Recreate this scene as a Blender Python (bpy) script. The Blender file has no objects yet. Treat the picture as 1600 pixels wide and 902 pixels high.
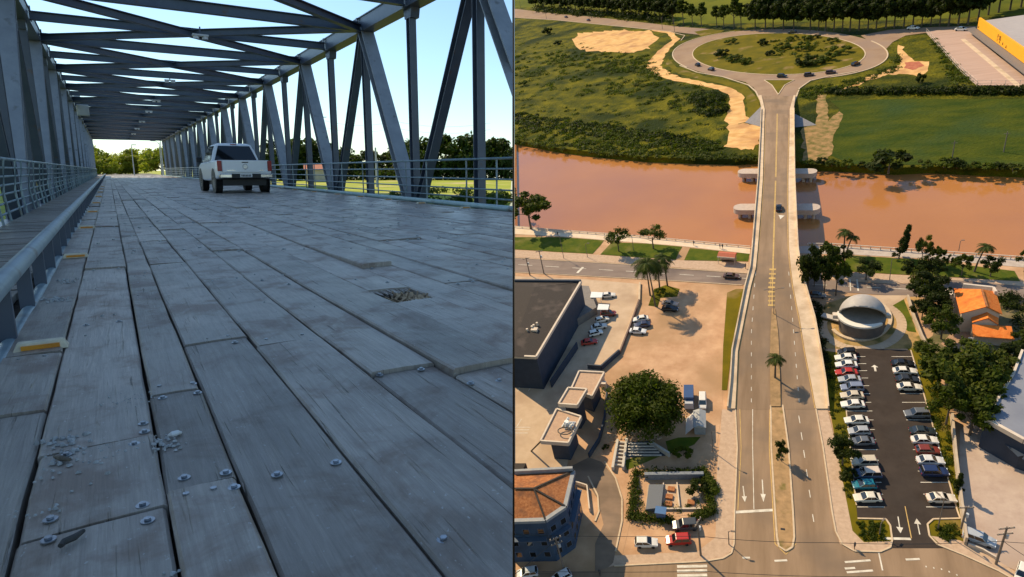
import bpy, bmesh, math, random
import numpy as np
from mathutils import Matrix, Vector
from mathutils.geometry import tessellate_polygon
rad = math.radians
S = bpy.context.scene
COL = S.collection
# ------------------------------------------------ camera (shared by both places)
F = 970.0
PITCH = math.atan(185 / F)
CH = 0.85
CAM = Vector((0, 0, CH))
RI = Vector((1, 0, 0)); FW = Vector((0, math.cos(PITCH), -math.sin(PITCH))); UP = Vector((0, math.sin(PITCH), math.cos(PITCH)))
cd = bpy.data.cameras.new('camera'); cam = bpy.data.objects.new('camera', cd); COL.objects.link(cam)
cam.location = CAM; cam.rotation_euler = (math.pi / 2 - PITCH, 0, 0)
cd.sensor_width = 36; cd.lens = F / 1600 * 36; cd.clip_start = 0.05; cd.clip_end = 20000
S.camera = cam
def ray(x, y): return (x - 800) * RI - (y - 451) * UP + F * FW
# bridge frame: t to the right, s along the bridge, z up
ES = ray(170, 266); ES.z = 0; ES.normalize(); ET = Vector((ES.y, -ES.x, 0)); EZ = Vector((0, 0, 1))
# aerial terrain frame: the second place stands on its own tilted ground
TP = rad(33.4); TQ = math.atan(400 / F); TH = 100.0
NF = math.sin(TQ) * RI + math.cos(TQ) * FW; NR = math.cos(TQ) * RI - math.sin(TQ) * FW
RU = math.cos(TP) * UP - math.sin(TP) * NF; RY = math.cos(TP) * NF + math.sin(TP) * UP; RX = NR
RO = CAM - TH * RU
def frame(x, y, z, o):
    m = Matrix.Identity(4)
    for i, v in enumerate((x, y, z, o)):
        for k in range(3): m[k][i] = v[k]
    return m
FB = frame(ET, ES, EZ, Vector((0, 0, 0)))
FR = frame(RX, RY, RU, RO)
def deck(x, y, z=0.0):
    r = ray(x, y); P = CAM + r * ((z - CH) / r.z); return P.dot(ET), P.dot(ES)
def G(x, y, z=0.0):                      # terrain point seen at pixel x, y at height z
    r = ray(x, y); P = r * ((z - TH) / r.dot(RU)); return P.dot(RX), P.dot(RY)
# ------------------------------------------------ light
el, az = rad(43), rad(140)
SUN = math.cos(el) * math.cos(az) * RX + math.cos(el) * math.sin(az) * RY + math.sin(el) * RU
sd = bpy.data.lights.new('sun', 'SUN'); sd.energy = 5.0; sd.angle = rad(0.5); sd.color = (1, .80, .50)
so = bpy.data.objects.new('sun', sd); COL.objects.link(so); so.rotation_euler = SUN.to_track_quat('Z', 'Y').to_euler()
W = bpy.data.worlds.new('World'); S.world = W; W.use_nodes = True
nt = W.node_tree; nt.nodes.clear()
sky = nt.nodes.new('ShaderNodeTexSky'); sky.sky_type = 'NISHITA'; sky.sun_disc = False
sky.sun_elevation = math.asin(SUN.z); sky.sun_rotation = math.atan2(SUN.x, SUN.y)
sky.air_density = 1.0; sky.dust_density = 0.4; sky.ozone_density = 0.7
bg = nt.nodes.new('ShaderNodeBackground'); bg.inputs[1].default_value = 0.15
wo = nt.nodes.new('ShaderNodeOutputWorld'); tint = nt.nodes.new('ShaderNodeVectorMath'); tint.operation = 'MULTIPLY'; tint.inputs[1].default_value = (.84, .98, 1.03); nt.links.new(sky.outputs[0], tint.inputs[0]); nt.links.new(tint.outputs[0], bg.inputs[0]); nt.links.new(bg.outputs[0], wo.inputs[0])
S.view_settings.view_transform = 'Standard'; S.view_settings.look = 'None'; S.view_settings.gamma = 1
S.view_settings.exposure = 0.25; S.view_settings.use_curve_mapping = False
S.render.engine = 'CYCLES'; S.cycles.max_bounces = 5; S.cycles.diffuse_bounces = 3; S.cycles.glossy_bounces = 2
# ------------------------------------------------ materials
def mat(name, c1, c2=None, rough=.7, scale=4.0, stretch=(1, 1, 1), lo=.35, hi=.65, bump=0.0, detail=5, metal=0.0, spec=.5, rnd=0.0, third=None, bscale=None, coord='Object', alpha=None, emit=None):
    m = bpy.data.materials.new(name); m.use_nodes = True; t = m.node_tree; N = t.nodes; L = t.links
    b = N['Principled BSDF']; b.inputs['Roughness'].default_value = rough; b.inputs['Metallic'].default_value = metal
    b.inputs['Specular IOR Level'].default_value = spec if rough < .84 else .12
    if c2 is None: c2 = tuple(x * .8 for x in c1)
    tc = N.new('ShaderNodeTexCoord'); mp = N.new('ShaderNodeMapping'); mp.inputs['Scale'].default_value = stretch
    L.new(tc.outputs[coord], mp.inputs[0]); vec = mp.outputs[0]
    if rnd:
        at = N.new('ShaderNodeAttribute'); at.attribute_name = 'rnd'
        ad = N.new('ShaderNodeVectorMath'); ad.operation = 'MULTIPLY_ADD'; ad.inputs[1].default_value = (37, 91, 13)
        L.new(at.outputs['Color'], ad.inputs[0]); L.new(vec, ad.inputs[2]); vec = ad.outputs[0]
    nz = N.new('ShaderNodeTexNoise'); nz.inputs['Scale'].default_value = scale; nz.inputs['Detail'].default_value = detail
    nz.inputs['Roughness'].default_value = .62
    L.new(vec, nz.inputs['Vector'])
    cr = N.new('ShaderNodeValToRGB'); cr.color_ramp.elements[0].position = lo; cr.color_ramp.elements[1].position = hi
    cr.color_ramp.elements[0].color = (*c1, 1); cr.color_ramp.elements[1].color = (*c2, 1)
    L.new(nz.outputs['Fac'], cr.inputs[0]); out = cr.outputs[0]
    if third:                                   # (colour, scale, lo, hi): a second, larger pattern over the first
        c3, s3, l3, h3 = third
        n3 = N.new('ShaderNodeTexNoise'); n3.inputs['Scale'].default_value = s3; n3.inputs['Detail'].default_value = 4
        L.new(tc.outputs[coord], n3.inputs['Vector'])
        mr = N.new('ShaderNodeMapRange'); mr.inputs[1].default_value = l3; mr.inputs[2].default_value = h3; L.new(n3.outputs['Fac'], mr.inputs[0])
        mx = N.new('ShaderNodeMix'); mx.data_type = 'RGBA'; L.new(mr.outputs[0], mx.inputs[0]); L.new(out, mx.inputs[6]); mx.inputs[7].default_value = (*c3, 1); out = mx.outputs[2]
    if rnd:
        mr = N.new('ShaderNodeMapRange'); mr.inputs[3].default_value = 1 - rnd; mr.inputs[4].default_value = 1 + rnd; L.new(at.outputs['Fac'], mr.inputs[0])
        vm = N.new('ShaderNodeVectorMath'); vm.operation = 'SCALE'; L.new(out, vm.inputs[0]); L.new(mr.outputs[0], vm.inputs['Scale']); out = vm.outputs[0]
    L.new(out, b.inputs['Base Color'])
    if bump:
        nb = nz
        if bscale:
            nb = N.new('ShaderNodeTexNoise'); nb.inputs['Scale'].default_value = bscale; nb.inputs['Detail'].default_value = 6; L.new(vec, nb.inputs['Vector'])
        bp = N.new('ShaderNodeBump'); bp.inputs['Strength'].default_value = 1; bp.inputs['Distance'].default_value = bump
        L.new(nb.outputs['Fac'], bp.inputs['Height']); L.new(bp.outputs[0], b.inputs['Normal'])
    if emit: b.inputs['Emission Color'].default_value = (*emit, 1); b.inputs['Emission Strength'].default_value = 1
    return m
def leafmat(name, c1, c2, scale=.8):
    m = mat(name, c1, c2, rough=.6, spec=.12, scale=scale, lo=.3, hi=.7, rnd=.45, detail=2)
    t = m.node_tree; N = t.nodes; L = t.links; b = N['Principled BSDF']; tr = N.new('ShaderNodeBsdfTranslucent'); ad = N.new('ShaderNodeMixShader'); ad.inputs[0].default_value = .32
    sc = N.new('ShaderNodeVectorMath'); sc.operation = 'MULTIPLY'; sc.inputs[1].default_value = (1.9, 2.0, .9)
    L.new(b.inputs['Base Color'].links[0].from_socket, sc.inputs[0]); L.new(sc.outputs[0], tr.inputs['Color'])
    L.new(b.outputs[0], ad.inputs[1]); L.new(tr.outputs[0], ad.inputs[2]); L.new(ad.outputs[0], N['Material Output'].inputs['Surface'])
    return m
def woodmat(name, lo_, hi_, stain, along='y', k=1.0):
    m = bpy.data.materials.new(name); m.use_nodes = True; t = m.node_tree; N = t.nodes; L = t.links; b = N['Principled BSDF']
    tc = N.new('ShaderNodeTexCoord'); at = N.new('ShaderNodeAttribute'); at.attribute_name = 'rnd'
    off = N.new('ShaderNodeVectorMath'); off.operation = 'MULTIPLY_ADD'; off.inputs[1].default_value = (37, 91, 13); L.new(at.outputs['Color'], off.inputs[0]); L.new(tc.outputs['Object'], off.inputs[2])
    def noise(sc, st, det=6, rough=.6, dist=0.0):
        mp = N.new('ShaderNodeMapping'); mp.inputs['Scale'].default_value = st if along == 'y' else (st[1], st[0], st[2]); L.new(off.outputs[0], mp.inputs[0])
        n = N.new('ShaderNodeTexNoise'); n.inputs['Scale'].default_value = sc; n.inputs['Detail'].default_value = det; n.inputs['Roughness'].default_value = rough; n.inputs['Distortion'].default_value = dist; L.new(mp.outputs[0], n.inputs['Vector']); return n.outputs['Fac']
    def ramp(f, a, c, va=0, vb=1):
        r = N.new('ShaderNodeMapRange'); r.inputs[1].default_value = a; r.inputs[2].default_value = c; r.inputs[3].default_value = va; r.inputs[4].default_value = vb; L.new(f, r.inputs[0]); return r.outputs[0]
    def mix(f, a, c):
        x = N.new('ShaderNodeMix'); x.data_type = 'RGBA'; L.new(f, x.inputs[0])
        for i, v in ((6, a), (7, c)):
            if isinstance(v, tuple): x.inputs[i].default_value = (*v, 1)
            else: L.new(v, x.inputs[i])
        return x.outputs[2]
    grain = noise(3.0, (16, .8, 1), 9, .7, .6); fine = noise(9.0, (22, .7, 1), 4, .6, .3); blot = noise(3.2, (1, .8, 1), 8, .65, .4); crack = noise(2.2, (30, .9, 1), 3, .5, .9); spk = noise(70, (1, .6, 1), 2)
    col = mix(ramp(grain, .3, .72), lo_, hi_)
    col = mix(ramp(blot, .50, .62), col, stain); col = mix(ramp(noise(1.1, (1, .6, 1), 6), .52, .66, 0, .5), col, tuple(v * .5 for v in lo_))
    col = mix(ramp(crack, .69, .73, 0, .8), col, (.03, .027, .024)); col = mix(ramp(spk, .68, .74, 0, .5), col, (.6, .6, .58))
    fm = N.new('ShaderNodeMath'); fm.operation = 'MULTIPLY_ADD'; fm.inputs[1].default_value = .5; fm.inputs[2].default_value = .72; L.new(fine, fm.inputs[0])
    rr = ramp(at.outputs['Fac'], 0, 1, .74, 1.22); mm = N.new('ShaderNodeMath'); mm.operation = 'MULTIPLY'; L.new(fm.outputs[0], mm.inputs[0]); L.new(rr, mm.inputs[1])
    vm = N.new('ShaderNodeVectorMath'); vm.operation = 'SCALE'; L.new(col, vm.inputs[0]); L.new(mm.outputs[0], vm.inputs['Scale']); L.new(vm.outputs[0], b.inputs['Base Color'])
    L.new(ramp(blot, .35, .65, .30, .52), b.inputs['Roughness']); b.inputs['Specular IOR Level'].default_value = .5
    hs = N.new('ShaderNodeMath'); hs.operation = 'SUBTRACT'; L.new(grain, hs.inputs[0]); L.new(ramp(crack, .64, .72, 0, 1.2), hs.inputs[1])
    bp = N.new('ShaderNodeBump'); bp.inputs['Distance'].default_value = .004 * k; bp.inputs['Strength'].default_value = .9; L.new(hs.outputs[0], bp.inputs['Height']); L.new(bp.outputs[0], b.inputs['Normal'])
    return m
# ------------------------------------------------ mesh builder
class MB:
    def __init__(s): s.v = []; s.f = []; s.r = []; s.cr = 0.5
    def add(s, vs, fs):
        n = len(s.v); s.v += [tuple(v) for v in vs]; s.r += [s.cr] * len(vs); s.f += [tuple(i + n for i in f) for f in fs]; return s
    def box(s, cx, cy, cz, sx, sy, sz, rz=0, tx=1, ty=1):
        c, n = math.cos(rz), math.sin(rz); vs = []
        for z, kx, ky in ((-.5, 1, 1), (.5, tx, ty)):
            for x, y in ((-.5, -.5), (.5, -.5), (.5, .5), (-.5, .5)):
                X, Y = x * sx * kx, y * sy * ky; vs.append((cx + X * c - Y * n, cy + X * n + Y * c, cz + z * sz))
        return s.add(vs, [(3, 2, 1, 0), (4, 5, 6, 7), (0, 1, 5, 4), (1, 2, 6, 5), (2, 3, 7, 6), (3, 0, 4, 7)])
    def bar(s, p, q, w, h, side=None):
        p = Vector(p); q = Vector(q); d = (q - p).normalized()
        a = Vector(side) if side else d.cross(Vector((0, 0, 1)))
        if a.length < 1e-4: a = Vector((1, 0, 0))
        a = (a - d * a.dot(d)).normalized(); b = d.cross(a); vs = []
        for P in (p, q):
            for x, y in ((-.5, -.5), (.5, -.5), (.5, .5), (-.5, .5)): vs.append(P + a * x * w + b * y * h)
        return s.add(vs, [(3, 2, 1, 0), (4, 5, 6, 7), (0, 1, 5, 4), (1, 2, 6, 5), (2, 3, 7, 6), (3, 0, 4, 7)])
    def ibeam(s, p, q, w, h, side, tf=.025, tw=.02):   # flanges are w wide along side, h apart
        p = Vector(p); q = Vector(q); d = (q - p).normalized(); a = Vector(side); a = (a - d * a.dot(d)).normalized(); b = d.cross(a)
        for k in (-1, 1): s.bar(p + b * k * (h / 2 - tf / 2), q + b * k * (h / 2 - tf / 2), w, tf, a)
        return s.bar(p, q, tw, h - 2 * tf, a)
    def tube(s, pts, r, n=8, cap=True):
        pts = [Vector(p) for p in pts]; m = len(pts); rs = r if isinstance(r, (list, tuple)) else [r] * m; vs = []; fs = []
        for i, p in enumerate(pts):
            d = (pts[min(i + 1, m - 1)] - pts[max(i - 1, 0)]).normalized()
            a = d.cross(Vector((0, 0, 1)))
            if a.length < .05: a = d.cross(Vector((1, 0, 0)))
            a.normalize(); b = d.cross(a)
            for k in range(n):
                t = 2 * math.pi * k / n; vs.append(p + (a * math.cos(t) + b * math.sin(t)) * rs[i])
        for i in range(m - 1):
            for k in range(n): k2 = (k + 1) % n; fs.append((i * n + k, i * n + k2, (i + 1) * n + k2, (i + 1) * n + k))
        if cap: fs += [tuple(range(n))[::-1], tuple(range((m - 1) * n, m * n))]
        return s.add(vs, fs)
    def cyl(s, x, y, z0, z1, r, n=16, r2=None): return s.tube([(x, y, z0), (x, y, z1)], [r, r if r2 is None else r2], n)
    def poly(s, pts, z):                        # flat polygon
        pts = dedupe(pts); tri = tessellate_polygon([[Vector((p[0], p[1], 0)) for p in pts]])
        vs = [(p[0], p[1], z if not callable(z) else z(p)) for p in pts]; n = len(s.v)
        fs = []
        for t in tri:
            a, b, c = (Vector(vs[i][:2]) for i in t)
            fs.append(t if (b - a).cross(c - a) > 0 else (t[0], t[2], t[1]))
        return s.add(vs, fs)
    def prism(s, pts, z0, z1, zt=None):
        pts = dedupe(pts); ar = sum(pts[i][0] * pts[(i + 1) % len(pts)][1] - pts[(i + 1) % len(pts)][0] * pts[i][1] for i in range(len(pts)))
        if ar < 0: pts = pts[::-1]
        s.poly(pts, z1); n = len(pts)
        lo = [(p[0], p[1], z0) for p in pts]; hi = [(p[0], p[1], z1) for p in pts]
        s.add(lo + hi, [(i, (i + 1) % n, n + (i + 1) % n, n + i) for i in range(n)])
        return s
    def loft(s, secs, close=True, cap=True):    # list of equal-length point rings
        n = len(secs[0]); vs = [p for c in secs for p in c]; fs = []
        for i in range(len(secs) - 1):
            for k in range(n if close else n - 1):
                k2 = (k + 1) % n; fs.append((i * n + k, i * n + k2, (i + 1) * n + k2, (i + 1) * n + k))
        if cap: fs += [tuple(range(n))[::-1], tuple(range((len(secs) - 1) * n, len(secs) * n))]
        return s.add(vs, fs)
    def ribbon(s, pts, w, z0, z1=None, closed=False):
        pts = [Vector((p[0], p[1], p[2] if len(p) > 2 else 0)) for p in pts]; n = len(pts)
        for i in range(n if closed else n - 1):
            p, q = pts[i].copy(), pts[(i + 1) % n].copy(); d = q - p; d.z = 0
            if d.length < 1e-6: continue
            d.normalize(); a = Vector((-d.y, d.x, 0)) * w / 2; e = d * w * .2
            p0, p1, q0, q1 = p - a, p + a, q - a, q + a
            o = Vector((0, 0, z0)); 
            if z1 is None: s.add([p0 + o, q0 + o, q1 + o, p1 + o], [(0, 1, 2, 3)])
            else:
                o2 = Vector((0, 0, z1)); s.add([p0 + o, q0 + o, q1 + o, p1 + o, p0 + o2, q0 + o2, q1 + o2, p1 + o2], [(4, 5, 6, 7), (0, 1, 5, 4), (1, 2, 6, 5), (2, 3, 7, 6), (3, 0, 4, 7)])
        return s
def dedupe(pts):
    o = []
    for p in pts:
        if not o or (abs(p[0] - o[-1][0]) + abs(p[1] - o[-1][1])) > 1e-5: o.append((p[0], p[1]))
    if len(o) > 1 and abs(o[0][0] - o[-1][0]) + abs(o[0][1] - o[-1][1]) < 1e-5: o.pop()
    return o
def link(o, parent=None, M=None):
    COL.objects.link(o)
    if parent is not None: o.parent = parent
    elif M is not None: o.matrix_basis = M
    return o
def to_mesh(name, mb, m, smooth=False):
    me = bpy.data.meshes.new(name); me.from_pydata(mb.v, [], mb.f); me.update()
    if len(set(mb.r)) > 1:
        a = me.attributes.new('rnd', 'FLOAT', 'POINT'); a.data.foreach_set('value', mb.r)
    for x in (m if isinstance(m, (list, tuple)) else [m]): me.materials.append(x)
    if smooth: me.polygons.foreach_set('use_smooth', [True] * len(me.polygons))
    return me
def part(name, mb, m, parent, smooth=False, bevel=0, label=None):
    me = mb if isinstance(mb, bpy.types.Mesh) else to_mesh(name, mb, m, smooth)
    o = bpy.data.objects.new(name, me); link(o, parent)
    if bevel: b = o.modifiers.new('b', 'BEVEL'); b.width = bevel; b.segments = 2; b.limit_method = 'ANGLE'
    if label: o['label'] = label
    return o
def place(fr, loc, rz=0, sc=1, tilt=None):
    m = fr @ Matrix.Translation(Vector(loc)) @ Matrix.Rotation(rz, 4, 'Z')
    if tilt: m = m @ Matrix.Rotation(tilt, 4, 'Y')
    if isinstance(sc, (int, float)): sc = (sc, sc, sc)
    return m @ Matrix.Diagonal((*sc, 1))
def thing(name, label, cat, fr, loc, rz=0, group=None, sc=1, tilt=None):
    o = bpy.data.objects.new(name, None); o.empty_display_size = .2; link(o, M=place(fr, loc, rz, sc, tilt)); tag(o, label, cat, group); return o
def tag(o, label, cat, group=None):
    o['label'] = label; o['category'] = cat
    if group: o['group'] = group
    return o
def solo(name, label, cat, fr, loc, mb, m, rz=0, group=None, smooth=False, sc=1):
    o = bpy.data.objects.new(name, to_mesh(name, mb, m, smooth)); link(o, M=place(fr, loc, rz, sc)); return tag(o, label, cat, group)
def struct(name, mb, m, fr, kind='structure', label=None):
    o = bpy.data.objects.new(name, to_mesh(name, mb, m)); link(o, M=fr.copy()); o['kind'] = kind
    if label: o['label'] = label
    return o
def dup(src, label, fr, loc, rz=0, sc=1, group=None, tilt=None):
    r = src.copy(); COL.objects.link(r); r.matrix_basis = place(fr, loc, rz, sc, tilt); r['label'] = label
    if group: r['group'] = group
    for ch in list(src.children):
        c = ch.copy(); COL.objects.link(c); c.parent = r
        for g in list(ch.children): d = g.copy(); COL.objects.link(d); d.parent = c
    return r
# ------------------------------------------------ foliage
def leaves(name, m, centers, radii, per, size, seed=0, squash=.8, up=.5, stretch=1.5):
    rg = np.random.default_rng(seed); C = np.repeat(np.array(centers, float), per, 0); R_ = np.repeat(np.array(radii, float), per)
    n = len(C); d = rg.normal(size=(n, 3)); d /= np.linalg.norm(d, axis=1)[:, None]
    rr = R_ * (rg.random(n) ** .45); P = C + d * rr[:, None] * np.array([1, 1, squash])
    nrm = d * .9 + rg.normal(size=(n, 3)) * .6 + np.array([0, 0, up]); nrm /= np.linalg.norm(nrm, axis=1)[:, None]
    a = np.cross(nrm, rg.normal(size=(n, 3))); a /= np.linalg.norm(a, axis=1)[:, None]; b = np.cross(nrm, a)
    sz = size * (.6 + .8 * rg.random(n))[:, None]
    V = np.stack([P - a * sz * stretch * .5, P - b * sz * .35, P + a * sz * stretch * .5, P + b * sz * .35], 1).reshape(-1, 3)
    me = bpy.data.meshes.new(name); me.vertices.add(4 * n); me.vertices.foreach_set('co', V.ravel())
    me.loops.add(4 * n); me.loops.foreach_set('vertex_index', np.arange(4 * n)); me.polygons.add(n)
    me.polygons.foreach_set('loop_start', np.arange(n) * 4); me.update(calc_edges=True)
    at = me.attributes.new('rnd', 'FLOAT', 'POINT'); cl = np.repeat(rg.random(len(centers)), per); q = np.clip(cl * .6 + rg.random(n) * .4, 0, 1)
    at.data.foreach_set('value', np.repeat(q, 4)); me.materials.append(m); return me
def crown_mesh(name, m, rx, rz, zc, nclump, per, size, seed, shape='round'):
    rg = random.Random(seed); cs = []; rs = []
    while len(cs) < nclump:
        x, y, z = (rg.uniform(-1, 1) for _ in range(3)); l = math.sqrt(x * x + y * y + z * z)
        if l > 1 or l < .35: continue
        if shape == 'cone': z = rg.uniform(-1, 1); k = (1 - (z + 1) / 2) * rg.uniform(.5, 1); an = rg.uniform(0, 6.28); x, y = math.cos(an) * k, math.sin(an) * k
        if shape == 'flat' and z < -.2: continue
        if shape == 'round' and z < -.55: continue
        cs.append((x * rx, y * rx, zc + z * rz)); rs.append(rx * (rg.uniform(.2, .42) if shape != 'cone' else .3))
    return leaves(name, m, cs, rs, per, size, seed)
def trunk_mb(h, r, seed=0, limbs=5, spread=2.0, lean=.0):
    rg = random.Random(seed); mb = MB(); top = (lean * h, 0, h)
    mb.tube([(0, 0, -.2), (lean * h * .3, 0, h * .35), (lean * h * .7, .05, h * .7), top], [r * 1.25, r, r * .8, r * .6], 8)
    for i in range(limbs):
        a = i * 6.28 / limbs + rg.uniform(-.4, .4); k = rg.uniform(.6, .95); x0 = lean * h * k
        mb.tube([(x0, 0, h * k), (x0 + math.cos(a) * spread * .5, math.sin(a) * spread * .5, h * k + spread * .35), (x0 + math.cos(a) * spread, math.sin(a) * spread, h * k + spread * rg.uniform(.5, 1))], [r * .55, r * .35, r * .12], 6)
    return mb
# ================================================ LEFT PLACE: the timber decked truss bridge
wood = woodmat('deck_wood', (.28, .236, .195), (.47, .402, .335), (.26, .195, .15))
woodend = mat('rotten_wood', (.22, .15, .09), (.5, .36, .22), scale=20, rough=.9)
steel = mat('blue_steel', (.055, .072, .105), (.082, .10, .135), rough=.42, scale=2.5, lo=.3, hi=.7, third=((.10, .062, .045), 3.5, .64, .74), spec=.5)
steel_skylit = mat('skylit_steel', (.23, .25, .28), (.29, .31, .34), rough=.42, scale=2.5, third=((.15, .15, .15), 4, .62, .75))  # lighter copy of the blue steel: sky light painted into the wide diagonals
teal = mat('teal_pipe_paint', (.17, .235, .265), (.25, .33, .36), rough=.35, scale=5, lo=.35, hi=.6, third=((.13, .14, .14), 3, .6, .72))
zinc = mat('zinc_bolt', (.45, .48, .52), (.3, .32, .35), rough=.3, metal=.9, scale=30)
rust = mat('bird_stain', (.35, .35, .36), (.15, .15, .15), scale=8)
bridge = thing('truss_bridge', 'blue grey steel truss bridge with a worn timber plank deck', 'bridge', FB, (0, 0, 0))
TL, TR = -1.75, 7.5
ST = [13.2 + 3.78 * k for k in range(-4, 27)]; SEND = ST[-1]
rg = random.Random(5)
# --- plank deck
cols = [-.50, -.272, .042, .222, .52, .842, 1.14]
while cols[-1] < 6.8: cols.append(cols[-1] + rg.choice((.27, .3, .33, .3)))
cols[-1] = 6.93
near = {0: [(45, 645), (45, 557)], 1: [(170, 813), (170, 693), (165, 420)], 2: [(322, 756), (275, 614), (216, 431), (212, 370)],
        3: [(385, 527)], 4: [(560, 520)], 5: [(622, 580)], 6: [(735, 582), (355, 394)], 7: [(768, 549)], 8: [(700, 408)]}
dk = MB(); bolts_near = []; bolts_far = []
def plank(t0, t1, s0, s1, z0=0.0, zr=0.0, zfar=0.0):
    dk.cr = rg.random(); n = max(2, int((s1 - s0) / .35)); secs = []; tw = rg.uniform(-.0035, .0035); gp0, gp1 = rg.choice((.0015, .003, .006)), rg.choice((.0015, .003, .008))
    for i in range(n + 1):
        k = i / n; s_ = s0 + (s1 - s0) * k; j = lambda a: rg.uniform(-a, a)
        z = z0 + zr * max(0, 1 - k * 2.2) + zfar * max(0, k * 2.2 - 1.2) + j(.0012)
        a, b = t0 + gp0 + j(.003), t1 - gp1 + j(.003)
        secs.append([(a, s_, -.07), (a, s_, z - .009 + tw), (a + .008, s_, z + tw), ((a + b) / 2, s_, z + .002), (b - .008, s_, z - tw), (b, s_, z - .009 - tw), (b, s_, -.07)])
    dk.loft(secs, close=True)
HOLE = deck(622, 462)
for c in range(len(cols) - 1):
    t0, t1 = cols[c], cols[c + 1]; tm = (t0 + t1) / 2
    js = sorted(deck(*p)[1] for p in near.get(c, [])); 
    js = [.2] + [j for j in js if j > .5]
    if t0 < HOLE[0] <= t1: HB = (t0, t1); js = [.2, 2.1, HOLE[1] + 3]
    while js[-1] < SEND: js.append(js[-1] + rg.choice((2.2, 3.1, 4.0, 4.2, 1.6, 4.8)))
    js[-1] = SEND
    for i in range(len(js) - 1):
        a, b = js[i] + .006, js[i + 1] - .006
        if t0 < HOLE[0] <= t1 and a < HOLE[1] < b:
            plank(t0, t1, a, HOLE[1] - .2); plank(t0, t1, HOLE[1] + .28, b)
        elif c == 6 and i == 1: plank(t0, t1, a, b, .008, .02)
        elif c == 7 and i == 1: plank(t0, t1, a, b, .01, .025)
        elif c == 8 and i == 1: plank(t0, t1, a, b, .012, .03)
        elif t0 < HOLE[0] <= t1 and a < HOLE[1] < b:
            plank(t0, t1, a, HOLE[1] - .18); plank(t0, t1, HOLE[1] + .22, b)
        else: plank(t0, t1, a, b, rg.uniform(-.005, .006), rg.choice((0, 0, 0, .008, .014)) if a > 2 else 0)
        for sa in (a + .07, b - .07):
            for tt in (t0 + .07, t1 - .07):
                if rg.random() < .62: (bolts_near if sa < 7 else bolts_far).append((tt + rg.uniform(-.02, .02), sa + rg.uniform(-.03, .03)))
        if b - a > 2.5 and rg.random() < .8:
            for tt in (t0 + .08, t1 - .08): (bolts_near if (a + b) / 2 < 7 else bolts_far).append((tt, (a + b) / 2 + rg.uniform(-.3, .3)))
bolts_near = [q for q in bolts_near if q[1] > 2.75]
for p in ((693, 845), (525, 724), (433, 743), (224, 663), (79, 813), (223, 791), (231, 815), (76, 845), (210, 695), (104, 712), (288, 748), (353, 740), (291, 776), (334, 767), (366, 763), (254, 623), (309, 615), (249, 606), (301, 601), (579, 579), (593, 587), (658, 578), (735, 600), (780, 596), (226, 676)): bolts_near.append(deck(*p))
part('deck_underlay', MB().box((cols[0] + cols[-1]) / 2, SEND / 2, -.125, cols[-1] - cols[0] + .3, SEND, .09), mat('dark_dirt', (.05, .042, .035), (.10, .085, .07), scale=9, rough=1), bridge)
bolts_near = [b for b in bolts_near if b[1] > .9]
bolts_near.sort(key=lambda b: b[1]); bm_ = MB()
def bolt_mb(mb, t, s_, big=1.0):
    mb.cyl(t, s_, .001, .004, .0165 * big, 12); a = rg.uniform(0, 1); mb.tube([(t, s_, .005), (t, s_, .0105)], .0088 * big, 6)
    return mb
for i, b in enumerate(bolts_near[:100]): part('bolt', bolt_mb(MB(), b[0], b[1]), zinc, bridge)
mb = MB()
for b in bolts_near[100:]: bolt_mb(mb, *b)
for b in bolts_far:
    if b[1] < 26: mb.cyl(b[0], b[1], .001, .012, .019, 6)
o = part('bolt', mb, zinc, bridge); o['kind'] = 'stuff'
for _ in range(70):            # splintered plank ends round the hole
    t = rg.uniform(HB[0] + .02, HB[1] - .02); l = rg.uniform(.02, .12) * (1.4 - abs((t - HB[0]) / (HB[1] - HB[0]) - .5)); w = rg.uniform(.006, .02); dk.cr = rg.random()
    for s0_, dr in ((HOLE[1] - .2, 1), (HOLE[1] + .28, -1)):
        if rg.random() < .6: z = rg.uniform(-.03, -.004); dk.add([(t - w, s0_ - dr * .02, z), (t + w, s0_ - dr * .02, z), (t + rg.uniform(-w, w), s0_ + dr * l, z - .01), (t - w, s0_ - dr * .02, z - .02), (t + w, s0_ - dr * .02, z - .02)], [(0, 1, 2), (3, 4, 2), (0, 3, 2), (1, 4, 2)])
part('plank_deck', dk, wood, bridge)
# --- guard rail between roadway and walkway
gl = part('inner_guard', MB().tube([(-.515, s, .29) for s in (-.6, 0, 5, 20, 60, SEND)], .05, 14), teal, bridge, smooth=True)
part('kerb_pipe', MB().tube([(-.512, s, -.04) for s in (-.6, 0, 5, 20, 60, SEND)], .05, 14), teal, gl, smooth=True)
mb = MB(); s_ = .25; n = 0
while s_ < SEND:
    m1 = MB() if n < 40 else mb
    m1.box(-.52, s_, .14, .075, .045, .30)
    if n < 40: part('post', m1, steel, gl)
    s_ += .93; n += 1
part('post', mb, steel, gl)['kind'] = 'stuff'
# --- walkway of cross planks
mb = MB(); s_ = -.5
while s_ < SEND:
    w = rg.uniform(.16, .24); mb.cr = rg.random(); mb.box(-1.06, s_ + w / 2, -.03 + rg.uniform(-.004, .006), .84, w - .012, .05, rg.uniform(-.006, .006)); s_ += w
walk = woodmat('walkway_wood', (.15, .13, .11), (.30, .27, .235), (.2, .16, .13), 'x')
part('walkway', mb, walk, bridge)
part('walkway_underlay', MB().box(-1.0, SEND / 2, -.16, .99, SEND, .09), bpy.data.materials['dark_dirt'], bridge)
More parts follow.
